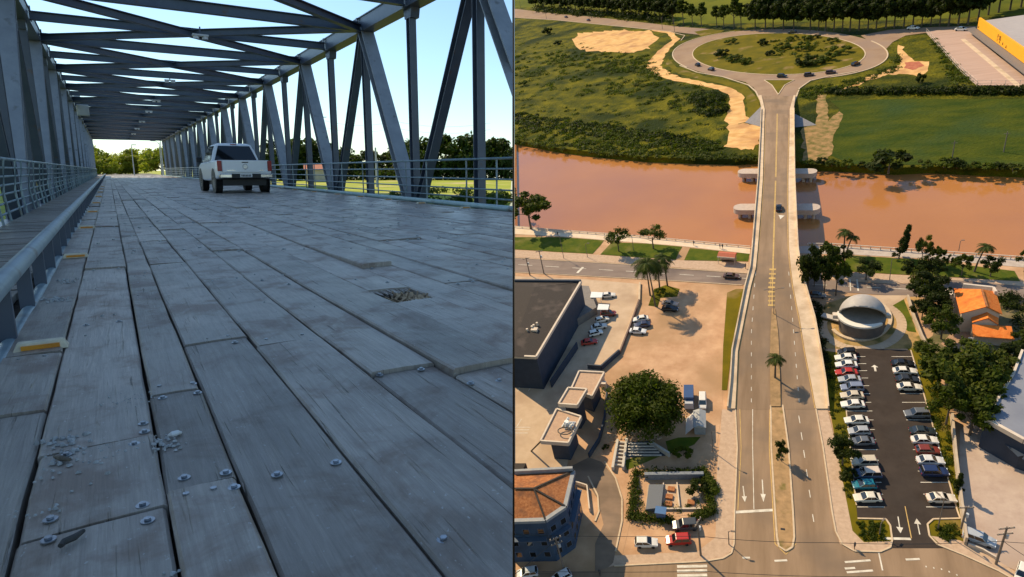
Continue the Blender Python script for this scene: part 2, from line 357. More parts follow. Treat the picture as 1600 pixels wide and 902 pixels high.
# --- outer fences
def fence(t, zs, sp, s0, bulge, name):
    base = MB()
    f = part(name, MB().tube([(t, s, zs[0]) for s in (s0, 20, 60, SEND)], .028, 10), teal, bridge, smooth=True)
    for i, z in enumerate(zs[1:]):
        part('rail', MB().tube([(t + bulge * math.sin(math.pi * (i + 1) / len(zs)), s, z) for s in (s0, 20, 60, SEND)], .019, 8), teal, f, smooth=True)
    s_ = s0 + .4; n = 0; rest = MB()
    while s_ < SEND:
        m1 = MB() if n < 45 else rest
        m1.tube([(t + .03, s_, -.1), (t + .03 + bulge * .9, s_, .45), (t + .03, s_, zs[0])], .02, 6)
        if n < 45: part('post', m1, teal, f)
        s_ += sp if n % 2 else sp * .62; n += 1
    part('post', rest, teal, f)['kind'] = 'stuff'
    return f
fence(-1.5, (1.04, .89, .74, .59, .44, .29, .13), 1.55, -.4, -.07, 'outer_fence')
fence(7.3, (1.105, .877, .647, .415, .21), 2.3, 8, 0, 'outer_fence')
part('kerb_pipe', MB().tube([(6.99 + .012 * math.sin(s * .9), s, .055) for s in range(7, int(SEND))], .062, 12), mat('pale_teal_paint', (.25, .38, .38), (.34, .46, .46), rough=.4, scale=2, third=((.16, .15, .13), 1.4, .62, .7)), bridge, smooth=True)
# --- trusses
def ks(k): return 13.2 + 3.78 * k
for t, sd_ in ((TL, 1), (TR, -1)):
    cb = part('top_chord', MB().ibeam((t, ST[0] - 2, 5.47), (t, SEND, 5.47), .42, .46, (1, 0, 0), .03, .36), steel, bridge)
    part('bottom_chord', MB().ibeam((t, ST[0] - 2, -.36), (t, SEND, -.36), .36, .4, (1, 0, 0)), steel, bridge)
    mg = MB()
    for k in range(-4, 27):
        s_ = ks(k)
        if t == TR and s_ < 8: continue
        part('vertical_post', MB().ibeam((t, s_, -.5), (t, s_, 5.25), .2, .24, (1, 0, 0)), steel, bridge)
        mg.box(t - .03 * sd_, s_, 5.15, .26, .4, .34, 0, 1, 1.5)
        mg.box(t + .235 * sd_, s_, 5.47, .03, .12, .44)
        if k % 2 == 0 and k > -4:      # top node: diagonals run down to the neighbouring bottom nodes
            part('diagonal_brace', MB().ibeam((t, s_ - .12, 5.3), (t, ks(k - 1) + .12, -.35), .42, .3, (1, 0, 0), .03, .03), steel_skylit, bridge)
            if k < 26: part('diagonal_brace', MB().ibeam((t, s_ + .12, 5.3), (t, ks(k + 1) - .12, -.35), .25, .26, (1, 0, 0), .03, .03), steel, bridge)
    part('gusset', mg, steel, bridge)['kind'] = 'stuff'
# --- overhead struts and crossing braces
for k in range(-4, 27):
    s_ = ks(k)
    part('cross_strut', MB().ibeam((TL + .2, s_, 5.42), (TR - .2, s_, 5.42), .22, .3 if k % 2 == 0 else .25, (0, 1, 0), .02, .02), steel, bridge)
    if k % 2 == 0 and k < 26:
        for a, b, z in ((TL, TR, 5.36), (TR, TL, 5.4)):
            part('crossing_brace', MB().ibeam((a + .2 * (1 if a < b else -1), s_ + .1, z), (b + .2 * (1 if b < a else -1), ks(k + 2) - .1, z), .22, .22, (0, 1, 0) , .02, .02), steel, bridge)
# --- lamps, box, reflectors
white = mat('white_paint', (.75, .75, .74), (.66, .66, .65), rough=.4, scale=3)
lens = mat('lamp_glass', (.85, .88, .9), rough=.2)
for i, s_ in enumerate((22.9, 34.8, 45, 53.5, 64.7, 76, 87)):
    z = 5.05; L = part('ceiling_lamp', MB().box(2.88, s_, z, .46, .2, .05), white, bridge)
    part('lens', MB().cyl(2.75, s_, z - .11, z - .026, .09, 10), lens, L); part('lens', MB().cyl(3.01, s_, z - .11, z - .026, .09, 10), lens, L)
    part('hanger', MB().box(2.88, s_, z + .14, .04, .04, .24), steel, L)
bx = part('equipment_box', MB().box(-1.1, 54, 4.95, .72, .5, .75), mat('pale_box_paint', (.42, .45, .46), (.36, .38, .39), rough=.5), bridge, bevel=.05)
part('beacon', MB().cyl(-1.35, 53.2, 5.38, 5.85, .2, 12), bpy.data.materials['pale_box_paint'], bx)
cream = mat('cream_reflector_body', (.78, .68, .48), (.55, .48, .36), scale=14, rough=.6); amber = mat('amber_reflector', (.8, .33, .03), (.6, .2, .02), scale=12, rough=.3)
for i, y in enumerate((545, 402, 357, 332, 318, 308, 301, 296, 292)):
    s_ = deck(70, y)[1] if i == 0 else deck(170 - .28 * (y - 266) * 1.0, y)[1]
    r_ = part('kerb_reflector', MB().box(-.36, s_, .022, .22, .085, .044, 0, .82, .55), cream, bridge, bevel=.006)
    part('amber_strip', MB().box(-.36, s_ - .036, .021, .15, .012, .02), amber, r_)
for s_ in (12.5, 14.9, 17.2, 19.6, 22, 25, 28, 31):
    r_ = part('kerb_reflector', MB().box(6.72, s_, .02, .26, .09, .04, 0, .8, .6), cream, bridge); part('amber_strip', MB().box(6.72, s_ - .042, .02, .16, .01, .02), amber, r_)
# --- loose things on the deck
mb = MB(); r2 = random.Random(3)
def chip(mb, t, s_, r, z=0.002):
    n = 6; ring = [(t + r * math.cos(k) * r2.uniform(.6, 1.2), s_ + r * math.sin(k) * r2.uniform(.6, 1.2), z) for k in [i * 6.28 / n for i in range(n)]]
    top = [(p[0] * .6 + t * .4, p[1] * .6 + s_ * .4, z + r * r2.uniform(.5, .9)) for p in ring]; mb.loft([ring, top])
for (x, y), n, sp, r in (((120, 712), 34, .05, .006), ((100, 690), 30, .035, .009), ((255, 690), 26, .03, .006), ((120, 735), 16, .07, .008), ((200, 625), 40, .05, .0035), ((262, 700), 14, .02, .006), ((85, 470), 34, .06, .012), ((105, 440), 26, .06, .01), ((60, 800), 9, .03, .006), ((280, 895), 6, .012, .008), ((400, 480), 26, .5, .006), ((330, 450), 30, .7, .008), ((560, 560), 12, .4, .005)):
    t, s_ = deck(x, y)
    for _ in range(n): chip(mb, t + r2.gauss(0, sp), s_ + r2.gauss(0, sp), r * r2.uniform(.5, 1.4))
grit = mat('grit', (.5, .5, .49), (.3, .29, .27), scale=40)
o = struct('gravel', mb, grit, FB, 'stuff', 'pale grit and tiny stones scattered on the dark planks')
mb = MB(); hs = HOLE
for _ in range(80):
    t, s_ = HB[0] + (HB[1] - HB[0]) * r2.triangular(.25, .98, .75), HOLE[1] + r2.triangular(-.2, .2, -.08); a = r2.uniform(-.9, .9)
    l = r2.uniform(.03, .11); mb.bar((t, s_, -.06 + r2.uniform(0, .04)), (t + l * math.sin(a), s_ + l * math.cos(a), -.055 + r2.uniform(0, .055)), r2.uniform(.008, .024), .008)
struct('wood_splinters', mb, woodend, FB, 'stuff', 'tan broken wood splinters lying in the hole of the deck')
t, s_ = deck(113, 851)
mb = MB().tube([(t - .02, s_ - .015, .012), (t - .015, s_ + .0, .012), (t + .005, s_ + .005, .014), (t + .022, s_ + .03, .012)], [.006, .008, .008, .005], 7)
solo('bark_scrap', 'dark curled bark scrap on the nearest left plank', 'scrap', FB, (0, 0, 0), mb, mat('dark_bark', (.03, .03, .03), (.06, .055, .05), scale=30))
t, s_ = deck(97, 722)
solo('twig', 'short brown twig beside grit at the open plank joint', 'twig', FB, (0, 0, 0), MB().tube([(t - .02, s_ + .03, .01), (t, s_, .012), (t + .02, s_ - .02, .01)], [.004, .009, .006], 7), mat('twig_bark', (.09, .07, .05), (.15, .12, .09), scale=30))
t, s_ = deck(273, 682)
solo('shell_fragment', 'white curved shell fragment on the short tan plank', 'shell', FB, (0, 0, 0), MB().tube([(t - .018, s_ + .004, .006), (t - .005, s_ - .006, .012), (t + .008, s_ - .004, .012), (t + .02, s_ + .008, .006)], [.003, .009, .009, .004], 8), white)
FARCARS = []
# ================================================ pickup truck
paint = mat('white_car_paint', (.80, .81, .83), (.77, .78, .80), rough=.2, scale=1); black = mat('black_plastic', (.012, .012, .013), rough=.5)
glassd = mat('dark_glass', (.01, .012, .014), rough=.05, spec=.8); chrome = mat('chrome', (.6, .6, .62), rough=.2, metal=1); redl = mat('red_lens', (.32, .004, .008), (.26, .004, .008), rough=.3)
rubber = mat('rubber', (.015, .015, .016), rough=.8); rimm = mat('grey_rim', (.3, .31, .33), rough=.35, metal=.8)
tk = thing('pickup_truck', 'white double cab pickup truck driving away on the plank deck', 'pickup truck', FB, (4.26, 24.9, 0), rad(1.5), sc=(1, 1, 1.05))
# y forward, rear bumper at y=0
def sect(y, w, zb, zt, wt=None, r=.05):
    wt = wt or w * .97
    return [(-w * .96, y, zb), (-w, y, zb + r), (-w, y, zt - .28), (-wt, y, zt - r), (-wt + r, y, zt), (wt - r, y, zt), (wt, y, zt - r), (w, y, zt - .28), (w, y, zb + r), (w * .96, y, zb)]
bd = MB()
bd.loft([sect(.12, .90, .62, 1.14), sect(.2, .93, .55, 1.15), sect(.55, .955, .5, 1.15), sect(1.5, .955, .45, 1.15), sect(2.2, .95, .42, 1.12), sect(3.4, .95, .42, 1.10), sect(4.3, .955, .45, 1.08), sect(4.85, .93, .45, 1.0), sect(5.12, .85, .5, .86)])
body = part('body', bd, paint, tk, smooth=False, bevel=.02)
def cabsec(z, y0, y1, w): return [(-w, y0 + .06, z), (-w, y1, z), (w, y1, z), (w, y0 + .06, z), (w - .1, y0, z), (-w + .1, y0, z)]
cab = part('cab', MB().loft([cabsec(1.12, 1.68, 4.0, .87), cabsec(1.5, 1.84, 3.55, .76), cabsec(1.73, 1.97, 3.15, .65), cabsec(1.79, 2.12, 3.0, .52)]), paint, tk, bevel=.03)
part('rear_window', MB().loft([[(-.78, 1.65, 1.13), (.78, 1.65, 1.13), (.78, 1.74, 1.13), (-.78, 1.74, 1.13)], [(-.57, 1.90, 1.69), (.57, 1.90, 1.69), (.57, 1.99, 1.69), (-.57, 1.99, 1.69)]]), glassd, cab)
for sx in (-1, 1):
    part('side_window', MB().loft([[(sx * .875, 1.95, 1.18), (sx * .875, 2.75, 1.18), (sx * .85, 2.75, 1.18), (sx * .85, 1.95, 1.18)], [(sx * .715, 2.12, 1.68), (sx * .715, 2.75, 1.68), (sx * .69, 2.75, 1.68), (sx * .69, 2.12, 1.68)]]), glassd, cab)
    part('side_window', MB().loft([[(sx * .875, 2.82, 1.18), (sx * .875, 3.75, 1.18), (sx * .875, 3.75, 1.18), (sx * .875, 2.82, 1.18)], [(sx * .715, 2.82, 1.68), (sx * .715, 3.2, 1.68), (sx * .69, 3.2, 1.68), (sx * .69, 2.82, 1.68)]]), glassd, cab)
    part('tail_light', MB().box(sx * .868, .13, .955, .15, .09, .36), redl, tk, bevel=.015)
    part('side_mirror', MB().box(sx * 1.07, 3.45, 1.2, .2, .12, .2), black, tk, bevel=.04)
    for y in (1.05, 4.15):
        w_ = part('wheel', MB().tube([(sx * .70, y, .38), (sx * .95, y, .38)], .38, 24), rubber, tk, bevel=.03)
        part('rim', MB().tube([(sx * .94, y, .38), (sx * .962, y, .38)], .24, 16), rimm, w_)
        part('wheel_arch', MB().tube([(sx * .925, y, .42), (sx * .962, y, .42)], .46, 24), black, tk)
    part('bumper_corner', MB().box(sx * .70, .03, .61, .42, .18, .15), chrome, tk, bevel=.03)
part('bed_interior', MB().box(0, .86, 1.145, 1.5, 1.42, .03), black, tk)
tg = part('tailgate', MB().box(0, .105, .94, 1.56, .05, .42), paint, tk, bevel=.015)
part('handle', MB().box(0, .075, 1.075, .22, .02, .03), black, tg)
em = MB()
em.tube([(.085 * math.cos(a * math.pi / 10), .07, .93 + .085 * math.sin(a * math.pi / 10)) for a in range(21)], .009, 6)
for a, b in (((-.05, .99), (0, .93)), ((.05, .99), (0, .93)), ((-.07, .95), (-.03, .86)), ((-.03, .86), (0, .92)), ((0, .92), (.03, .86)), ((.03, .86), (.07, .95))): em.bar((a[0], .07, a[1]), (b[0], .07, b[1]), .012, .012)
part('round_emblem', em, chrome, tg)
mb = MB()
for i in range(7): mb.box(-.62 + i * .042, .076, .80, .03, .008, .03)
part('lettering', mb, chrome, tg)
mb = MB()
for i in range(3): mb.box(.52 + i * .05, .076, .80, .036, .008, .04)
part('lettering', mb, chrome, tg)
part('bumper', MB().box(0, .02, .60, 1.0, .2, .17), black, tk, bevel=.03)
pl = part('number_plate', MB().box(-.02, -.085, .625, .42, .012, .12), white, tk); mb = MB()
for i in range(7): mb.box(-.17 + i * .05, -.093, .62, .03, .006, .07)
part('characters', mb, black, pl)
part('underbody', MB().box(0, 2.4, .38, 1.5, 4.2, .22), black, tk)
part('high_brake_light', MB().box(0, 1.98, 1.745, .22, .03, .03), redl, cab)
# ================================================ land beyond the bridge
def LP(x, y, z=-0.7): r = ray(x, y); P = CAM + r * ((z - CH) / r.z); return P.x, P.y
I4 = Matrix.Identity(4)
lawn = mat('left_lawn', (.20, .26, .03), (.36, .38, .06), scale=.5, lo=.35, hi=.65, rough=.9, third=((.42, .36, .18), .09, .55, .65))
mb = MB(); mb.poly([(-2000, -6), (-.1, -6), (-.1, 112), (-57, 112), (-62, 400), (-400, 1500), (-2000, 1500)], -.7)
struct('ground', mb, lawn, I4)
asph = mat('pale_asphalt', (.18, .18, .18), (.24, .24, .235), scale=3, rough=.9)
mb = MB(); P = lambda t, s: (FB @ Vector((t, s, 0)))
rp = [P(a, b) for a, b in ((-2.2, SEND + .05), (7.8, SEND + .05), (9, 190), (-3, 190))]
mb.poly([(p.x, p.y) for p in rp], -.01); struct('road', mb, asph, I4)
mb = MB(); mb.prism([(p.x, p.y) for p in rp], -.7, -.02); struct('terrain', mb, mat('embankment_soil', (.16, .15, .1), (.1, .12, .05), scale=1), I4)
yl = leafmat('sunny_leaf', (.12, .16, .012), (.26, .27, .03), .35); dl = leafmat('dark_leaf', (.02, .038, .006), (.05, .075, .012), .3)
bark = mat('bark', (.09, .07, .05), (.16, .13, .1), scale=5, rough=.9)
tcr = [crown_mesh('crown', yl, 5.2, 3.6, 5.2, 34, 150, .5, 11), crown_mesh('crown', yl, 5, 3.4, 5.0, 30, 150, .5, 12)]
dcr = [crown_mesh('crown', dl, 7.5, 5.5, 6.2, 30, 130, .85, 13), crown_mesh('crown', dl, 8.5, 5.5, 6.4, 32, 130, .85, 14), crown_mesh('crown', dl, 6, 6.3, 7, 26, 130, .8, 15)]
trk = to_mesh('trunk', trunk_mb(4.5, .35, 1, 5, 3), bark)
def tree(name, label, cat, fr, loc, crown, trunk, sc=1, rz=0, group=None, tilt=None):
    t = thing(name, label, cat, fr, loc, rz, group, sc, tilt); part('trunk', trunk, None, t); part('crown', crown, None, t); return t
g = 'yellow green trees beyond the far bridge portal'
for i, (t, s_, sc, lb) in enumerate(((-7.5, 150, 1.02, 'bright yellow green tree hard by the left edge of the far portal'), (-1.8, 146, .72, 'low bushy yellow tree at the left end of the far road'), (3, 158, .66, 'low rounded bush tree in the middle of the far portal view'), (9.5, 152, .98, 'broad green tree seen behind the white pole in the portal'), (16, 156, .95, 'green tree behind the street lamps at the right of the portal'), (-15, 165, 1.0, 'yellow green tree glimpsed past the left truss, outermost'), (-4, 180, 1.0, 'tall thin topped tree rising behind the low yellow bush'), (5, 185, .98, 'distant tree top between the two big portal trees'))):
    tree('broadleaf_tree', lb, 'tree', FB, (t, s_, -1.5), tcr[i % 2], trk, sc * .92, i * 1.3, g)
g = 'dark green trees lining the meadow right of the bridge'
place_words = ['behind the pickup truck roof', 'just right of the pickup truck', 'left of the first power pole', 'beneath the first power pole', 'left of the thin bare pole', 'beside the red roofed house', 'behind the broad lit diagonal', 'tallest of the row, left of the dark diagonal', 'between the dark diagonal and nearest post', 'behind the white van', 'behind the nearest vertical post', 'at the right end of the row']
for i, (x, D, sc) in enumerate(((402, 105, .40), (440, 103, .50), (470, 104, .53), (505, 108, .50), (538, 106, .42), (572, 107, .40), (606, 106, .42), (650, 104, .52), (687, 103, .57), (722, 103, .58), (757, 104, .56), (783, 104, .53))):
    r = ray(x, 266); P0 = CAM + r * (D / r.length)
    tree('dense_tree', 'dark dense tree ' + place_words[i], 'tree', I4, (P0.x, P0.y, -.9), dcr[i % 3], trk, sc, i * 1.7, g)
mb_ = [] 
for i in range(60):
    r = ray(395 + i * 7.0, 266); P0 = CAM + r * ((101 + (i % 3) * 1.5) / r.length)
    mb_.append((P0.x, P0.y, .2))
me = leaves('undergrowth', dl, mb_, [1.7] * 60, 90, .45, 77, .7); o = bpy.data.objects.new('undergrowth', me); link(o, M=I4); o['kind'] = 'stuff'; o['label'] = 'dark undergrowth below the meadow tree row'
mb_ = []; rr_ = random.Random(2)
for i in range(26):
    x = rr_.choice((690, 715, 740, 780, 770, 610)) + rr_.uniform(-18, 18); y = rr_.uniform(297, 322); a, b = LP(x, y); mb_.append((a, b, -.5))
me = leaves('tall_grass', bpy.data.materials['dark_leaf'], mb_, [.5] * 26, 70, .16, 78, .6); o = bpy.data.objects.new('tall_grass', me); link(o, M=I4); o['kind'] = 'stuff'
for x, D, c_, lb in ((604, 84, (.7, .7, .7), 'white parked car beside the broad diagonal brace beyond the rail'), (712, 84, (.72, .72, .72), 'white van parked before the dark trees between two bridge posts'), (775, 80, (.3, .03, .03), 'dark red parked car at the right end of the meadow')):
    r = ray(x, 266); P0 = CAM + r * (D / r.length); FARCARS.append((P0.x, P0.y, c_, lb))
r = ray(497, 266); P0 = CAM + r * (88 / r.length)
hs_ = thing('small_house', 'small house with red roof glimpsed through the railing', 'house', I4, (P0.x, P0.y, -.7), .3)
part('wall', MB().box(0, 0, .8, 3, 2.6, 1.6), mat('house_wall', (.5, .45, .38), (.42, .38, .3), scale=2), hs_)
part('roof', MB().loft([[(-1.8, -1.6, 1.6), (-1.8, 1.6, 1.6), (-1.8, 0, 2.4)], [(1.8, -1.6, 1.6), (1.8, 1.6, 1.6), (1.8, 0, 2.4)]]), mat('red_tiles', (.35, .1, .05), (.45, .15, .08), scale=6), hs_)
gp = mat('galvanised_pole', (.5, .52, .53), (.42, .43, .44), rough=.5)
def lamp_post(fr, loc, h, lb, arm=1.4, rz=0, m=gp, group=None, r=.09, two=False, cat='street lamp'):
    t = thing('street_lamp', lb, cat, fr, loc, rz, group)
    part('pole', MB().tube([(0, 0, 0), (0, 0, h)], [r, r * .6], 8), m, t)
    for sgn in ((1, -1) if two else (1,)):
        part('arm', MB().tube([(0, 0, h - .3), (sgn * arm * .5, 0, h + .1), (sgn * arm, 0, h + .2)], r * .5, 6), m, t); part('lamp_head', MB().box(sgn * (arm + .25), 0, h + .2, .7, .26, .14), m, t)
    return t
lamp_post(FB, (3.4, 118, 0), 4.6, 'thin white pole standing mid road beyond the portal', .1)
lamp_post(FB, (7.2, 116, 0), 5.2, 'white street lamp at right of the far portal', .6, math.pi)
lamp_post(FB, (7.9, 124, 0), 6.2, 'second taller lamp behind the right portal lamp', 1, math.pi)
def power_pole(x, D, h, lb, arms=2):
    r = ray(x, 266); P0 = CAM + r * (D / r.length); t = thing('power_pole', lb, 'power pole', I4, (P0.x, P0.y, -.7), rad(-20), 'power poles across the meadow')
    part('pole', MB().tube([(0, 0, 0), (0, 0, h)], [.11, .08], 8), gp, t)
    for i in range(arms): part('crossarm', MB().box(0, 0, h - .3 - i * 1.1, 1.7, .09, .1), gp, t)
    return P0
pa = power_pole(507, 100, 9.6, 'slim power pole with one crossarm far behind the rail', 1)
pb = power_pole(619, 100, 8.0, 'power pole with three crossarms behind the leaning brace', 3)
pc = power_pole(588, 60, 3.6, 'thin bare wooden pole left of the broad brace', 0)
mb = MB()
for z in (8.2, 7.2):
    a, b = Vector((pa.x, pa.y, z)), Vector((pb.x, pb.y, z)); c = b + (b - a) * 1.4
    for p, q in ((a, b), (b, c)): mb.tube([p.lerp(q, k / 6) - Vector((0, 0, .7 * (1 - (k / 3 - 1) ** 2))) for k in range(7)], .012, 4)
solo('power_line', 'thin wires strung between the meadow power poles', 'wire', I4, (0, 0, 0), mb, black)
# unseen puffy blocker, added high above only to keep sun off the bridge
mb = MB(); r3 = random.Random(8)
cl = bmesh.new()
for i in range(44):
    k = i / 43; c = Vector((2.9 + r3.uniform(-4, 4), -14 + 88 * k, 2)) + Vector((-.2266, .5958, .7705)) * 200
    bmesh.ops.create_icosphere(cl, subdivisions=2, radius=r3.uniform(7, 10.5), matrix=Matrix.Translation(c) @ Matrix.Diagonal((1.25, 1, .8, 1)))
me = bpy.data.meshes.new('shade_blocker'); cl.to_mesh(me); cl.free(); me.materials.append(mat('shade_blocker_white', (.8, .8, .8), (.7, .7, .72), rough=1, scale=.05)); me.polygons.foreach_set('use_smooth', [True] * len(me.polygons))
o = bpy.data.objects.new('shade_blocker', me); link(o, M=FB.copy()); o['kind'] = 'structure'
LEFT_END = len(COL.objects)
LEFT = set(o.name for o in COL.objects)
# ================================================ RIGHT PLACE: town, river and roundabout seen from the air
def g(pts, z=0.0): return [G(x, y, z) for x, y in pts]
rj = random.Random(77)
def jag(pts, amp=2.2, seg=5.0, ay=.45):
    o = []
    for (x1, y1), (x2, y2) in zip(pts, pts[1:] + pts[:1]):
        n = max(1, int(math.hypot(x2 - x1, y2 - y1) / seg))
        for i in range(n): o.append((x1 + (x2 - x1) * i / n + rj.gauss(0, amp), y1 + (y2 - y1) * i / n + rj.gauss(0, amp * ay)))
    return o
def sheet(name, pts, z, m, kind='structure'):
    mb = MB(); mb.poly(g(pts), z); return struct(name, mb, m, FR, kind)
grassA = mat('meadow_grass', (.022, .036, .002), (.16, .135, .004), scale=.11, lo=.33, hi=.68, rough=.95, detail=9, third=((.018, .028, .002), .028, .5, .62), bump=1.0, bscale=.8)
grassB = mat('field_grass', (.024, .046, .003), (.070, .080, .004), scale=.06, stretch=(1, 2.2, 1), rough=.95, detail=9, third=((.035, .06, .012), .05, .5, .7), bump=.6, bscale=.7)
grassC = mat('park_grass', (.045, .075, .006), (.10, .11, .010), scale=.35, rough=.95, detail=8, third=((.16, .14, .04), .15, .55, .7))
grassY = mat('dry_grass', (.15, .115, .005), (.09, .08, .005), scale=.12, rough=.95, detail=8, third=((.26, .17, .07), .09, .58, .7))
dirt = mat('sandy_dirt', (.42, .24, .135), (.56, .35, .21), scale=.25, rough=.95, detail=9, third=((.36, .22, .12), .06, .45, .65), bump=.03, bscale=3)
sand = mat('bare_sand', (.54, .29, .10), (.76, .47, .20), scale=.18, stretch=(1, 2, 1), rough=.95, detail=8, third=((.42, .22, .10), .08, .5, .7), bump=.15, bscale=.8)
concrete = mat('tan_concrete', (.46, .33, .22), (.54, .40, .28), scale=.3, rough=.9, detail=8, third=((.40, .28, .19), .12, .5, .7))
pave = mat('sidewalk', (.42, .29, .20), (.52, .37, .26), scale=1.2, rough=.9, detail=6)
roadm = mat('worn_road', (.22, .145, .09), (.31, .21, .135), scale=.12, stretch=(3, .35, 1), rough=.85, detail=8, third=((.19, .135, .095), .08, .5, .7))
roadx = mat('cross_road', (.17, .12, .085), (.24, .17, .12), scale=.15, stretch=(.4, 2, 1), rough=.85, detail=8, third=((.33, .22, .15), .09, .55, .7))
roadr = mat('ring_road', (.27, .175, .115), (.34, .23, .15), scale=.1, rough=.9, detail=8, third=((.26, .18, .14), .05, .5, .7))
lotm = mat('parking_asphalt', (.040, .030, .025), (.056, .043, .036), scale=.3, rough=.9, detail=8, third=((.045, .036, .032), .1, .5, .7))
river = mat('muddy_water', (.38, .155, .045), (.43, .18, .055), scale=.02, rough=.09, spec=.5, detail=3, third=((.33, .14, .065), .012, .45, .65), bump=.05, bscale=.8)
kerb = mat('pale_kerb', (.60, .46, .32), (.5, .38, .26), scale=1, rough=.9)
paintw = mat('road_paint', (.72, .66, .56), (.5, .44, .36), scale=.8, rough=.8); painty = mat('yellow_road_paint', (.62, .40, .12), (.45, .28, .1), scale=.8, rough=.8)
wallm = mat('wall_plaster', (.50, .40, .30), (.42, .33, .25), scale=.5, rough=.9)
# ground in two banks with the river between
nb = [(790, 354), (804, 353), (880, 360), (1000, 369), (1100, 379), (1170, 386), (1243, 383), (1300, 383), (1440, 393), (1597, 404), (1700, 412), (2300, 455)]
fb = [(790, 222), (804, 224), (840, 230), (870, 236), (930, 243), (1010, 250), (1100, 253), (1150, 254), (1185, 252), (1230, 256), (1270, 262), (1330, 264), (1400, 268), (1450, 265), (1520, 268), (1597, 271), (1700, 276), (2300, 300)]
mb = MB(); mb.prism(g(nb + [(2300, 1500), (700, 1500), (700, 350)]), -5, 0); struct('ground', mb, dirt, FR)
mb = MB(); mb.prism(g([(p[0], p[1] - 5) for p in fb] + [(2300, -250), (1000, -170), (760, -95), (760, 219)]), -5, 0); struct('terrain', mb, grassA, FR)
mb = MB(); fp = g(fb, -2.5); bp = g([(p[0], p[1] - 6) for p in fb])        # sloping far bank
for i in range(len(fp) - 1): mb.add([(*fp[i], -2.6), (*fp[i + 1], -2.6), (*bp[i + 1], .05), (*bp[i], .05)], [(0, 1, 2, 3)])
struct('riverbank', mb, mat('bank_mud', (.10, .085, .03), (.05, .06, .015), scale=.4, rough=1), FR)
mb = MB(); mb.poly(g([(600, 180), (2400, 180), (2400, 560), (600, 560)], -2.5), -2.5); struct('river', mb, river, FR)
# far side
sheet('field', [(1296, 157), (1420, 155), (1640, 155), (1640, 262), (1450, 258), (1330, 257), (1290, 240), (1293, 205), (1312, 170)], .05, grassB)
sheet('grass_field', [(804, -40), (1700, -90), (1700, 20), (1400, 32), (1060, 38), (940, 15), (870, 12), (804, 12)], .04, mat('far_grass', (.14, .14, .008), (.07, .085, .006), scale=.03, rough=1, detail=6))
sheet('dirt_patch', jag([(893, 62), (905, 52), (960, 47), (1020, 50), (1030, 60), (1012, 75), (985, 84), (940, 80), (905, 78)]), .06, sand)
track = [(1020, 47), (1048, 52), (1056, 62), (1040, 76), (1026, 92), (1022, 104), (1035, 116), (1060, 124), (1100, 132), (1130, 138), (1150, 148), (1152, 165), (1148, 185), (1160, 195)]
mb = MB()
def band(pts, widths, z):
    P_ = [Vector((*p, 0)) for p in g(pts)]; L_, R_ = [], []
    for i, p in enumerate(P_):
        d = (P_[min(i + 1, len(P_) - 1)] - P_[max(i - 1, 0)]).normalized(); a = Vector((-d.y, d.x, 0)) * widths[min(i, len(widths) - 1)] / 2
        L_.append((p + a + Vector((rj.gauss(0, .5), rj.gauss(0, .5), 0)))[:2]); R_.append((p - a + Vector((rj.gauss(0, .5), rj.gauss(0, .5), 0)))[:2])
    m = MB(); n = len(L_); m.add([(*p, z) for p in L_] + [(*p, z) for p in R_], [(n + i, n + i + 1, i + 1, i) for i in range(n - 1)]); return m
def dens(pts, ws, n=5):
    P2, W2 = [], []
    for i in range(len(pts) - 1):
        for k in range(n): u = k / n; P2.append((pts[i][0] + (pts[i + 1][0] - pts[i][0]) * u, pts[i][1] + (pts[i + 1][1] - pts[i][1]) * u)); W2.append(ws[i] + (ws[i + 1] - ws[i]) * u)
    return P2, W2
track, tw_ = dens(track, [3, 4, 5, 7, 9, 9, 8, 6, 5, 5, 6, 7, 9, 11])
struct('dirt_track', band(track, tw_, .09), sand, FR)
sheet('bare_ground', jag([(1140, 190), (1165, 194), (1190, 197), (1187, 225), (1180, 235), (1150, 233), (1132, 230), (1137, 210)]), .10, sand)
sheet('bare_bank', jag([(1276, 148), (1291, 148), (1293, 190), (1310, 175), (1318, 185), (1302, 212), (1300, 235), (1290, 252), (1255, 255), (1252, 200), (1275, 195)]), .09, mat('scrub_dirt', (.38, .22, .10), (.12, .11, .03), scale=.35, rough=1, detail=6))
sheet('worn_patch', jag([(1402, 68), (1412, 72), (1415, 85), (1430, 96), (1455, 98), (1452, 108), (1440, 118), (1400, 115), (1370, 122), (1310, 142), (1300, 146), (1340, 128), (1390, 108), (1410, 100), (1404, 85)]), .09, sand)
sheet('red_earth', jag([(1415, 98), (1440, 97), (1442, 104), (1425, 110), (1412, 108)]), .12, mat('red_earth', (.35, .08, .03), (.45, .14, .06), scale=.5))
def ell(cx, cy, rx, ry, n=72, a0=0, a1=2 * math.pi): return [(cx + rx * math.cos(a0 + (a1 - a0) * i / n), cy + ry * math.sin(a0 + (a1 - a0) * i / n)) for i in range(n + (0 if abs(a1 - a0 - 2 * math.pi) < 1e-6 else 1))]
topn = [(804, 14), (870, 22), (930, 27), (1000, 35), (1060, 42), (1110, 46)]; tops = [(1095, 55), (1050, 50), (1000, 45), (930, 38), (870, 32), (804, 28)]
mb = MB(); mb.poly(g(topn + tops), .12); struct('far_road', mb, roadr, FR)
mb = MB(); mb.poly(g([(1345, 56), (1390, 47), (1450, 43), (1530, 41), (1530, 49), (1452, 51), (1415, 56), (1395, 66), (1378, 84), (1365, 70)]), .115); struct('exit_road', mb, roadr, FR)
mb = MB(); mb.poly(g(ell(1219, 86, 168, 40)), .13); struct('roundabout_road', mb, roadr, FR)
isl_ = ell(1217, 85, 135, 32.5)
sheet('roundabout_island', isl_, .2, grassY)
sheet('approach_verge', [(1108, 46), (1132, 48), (1125, 52), (1096, 58), (1085, 50)], .15, grassY)
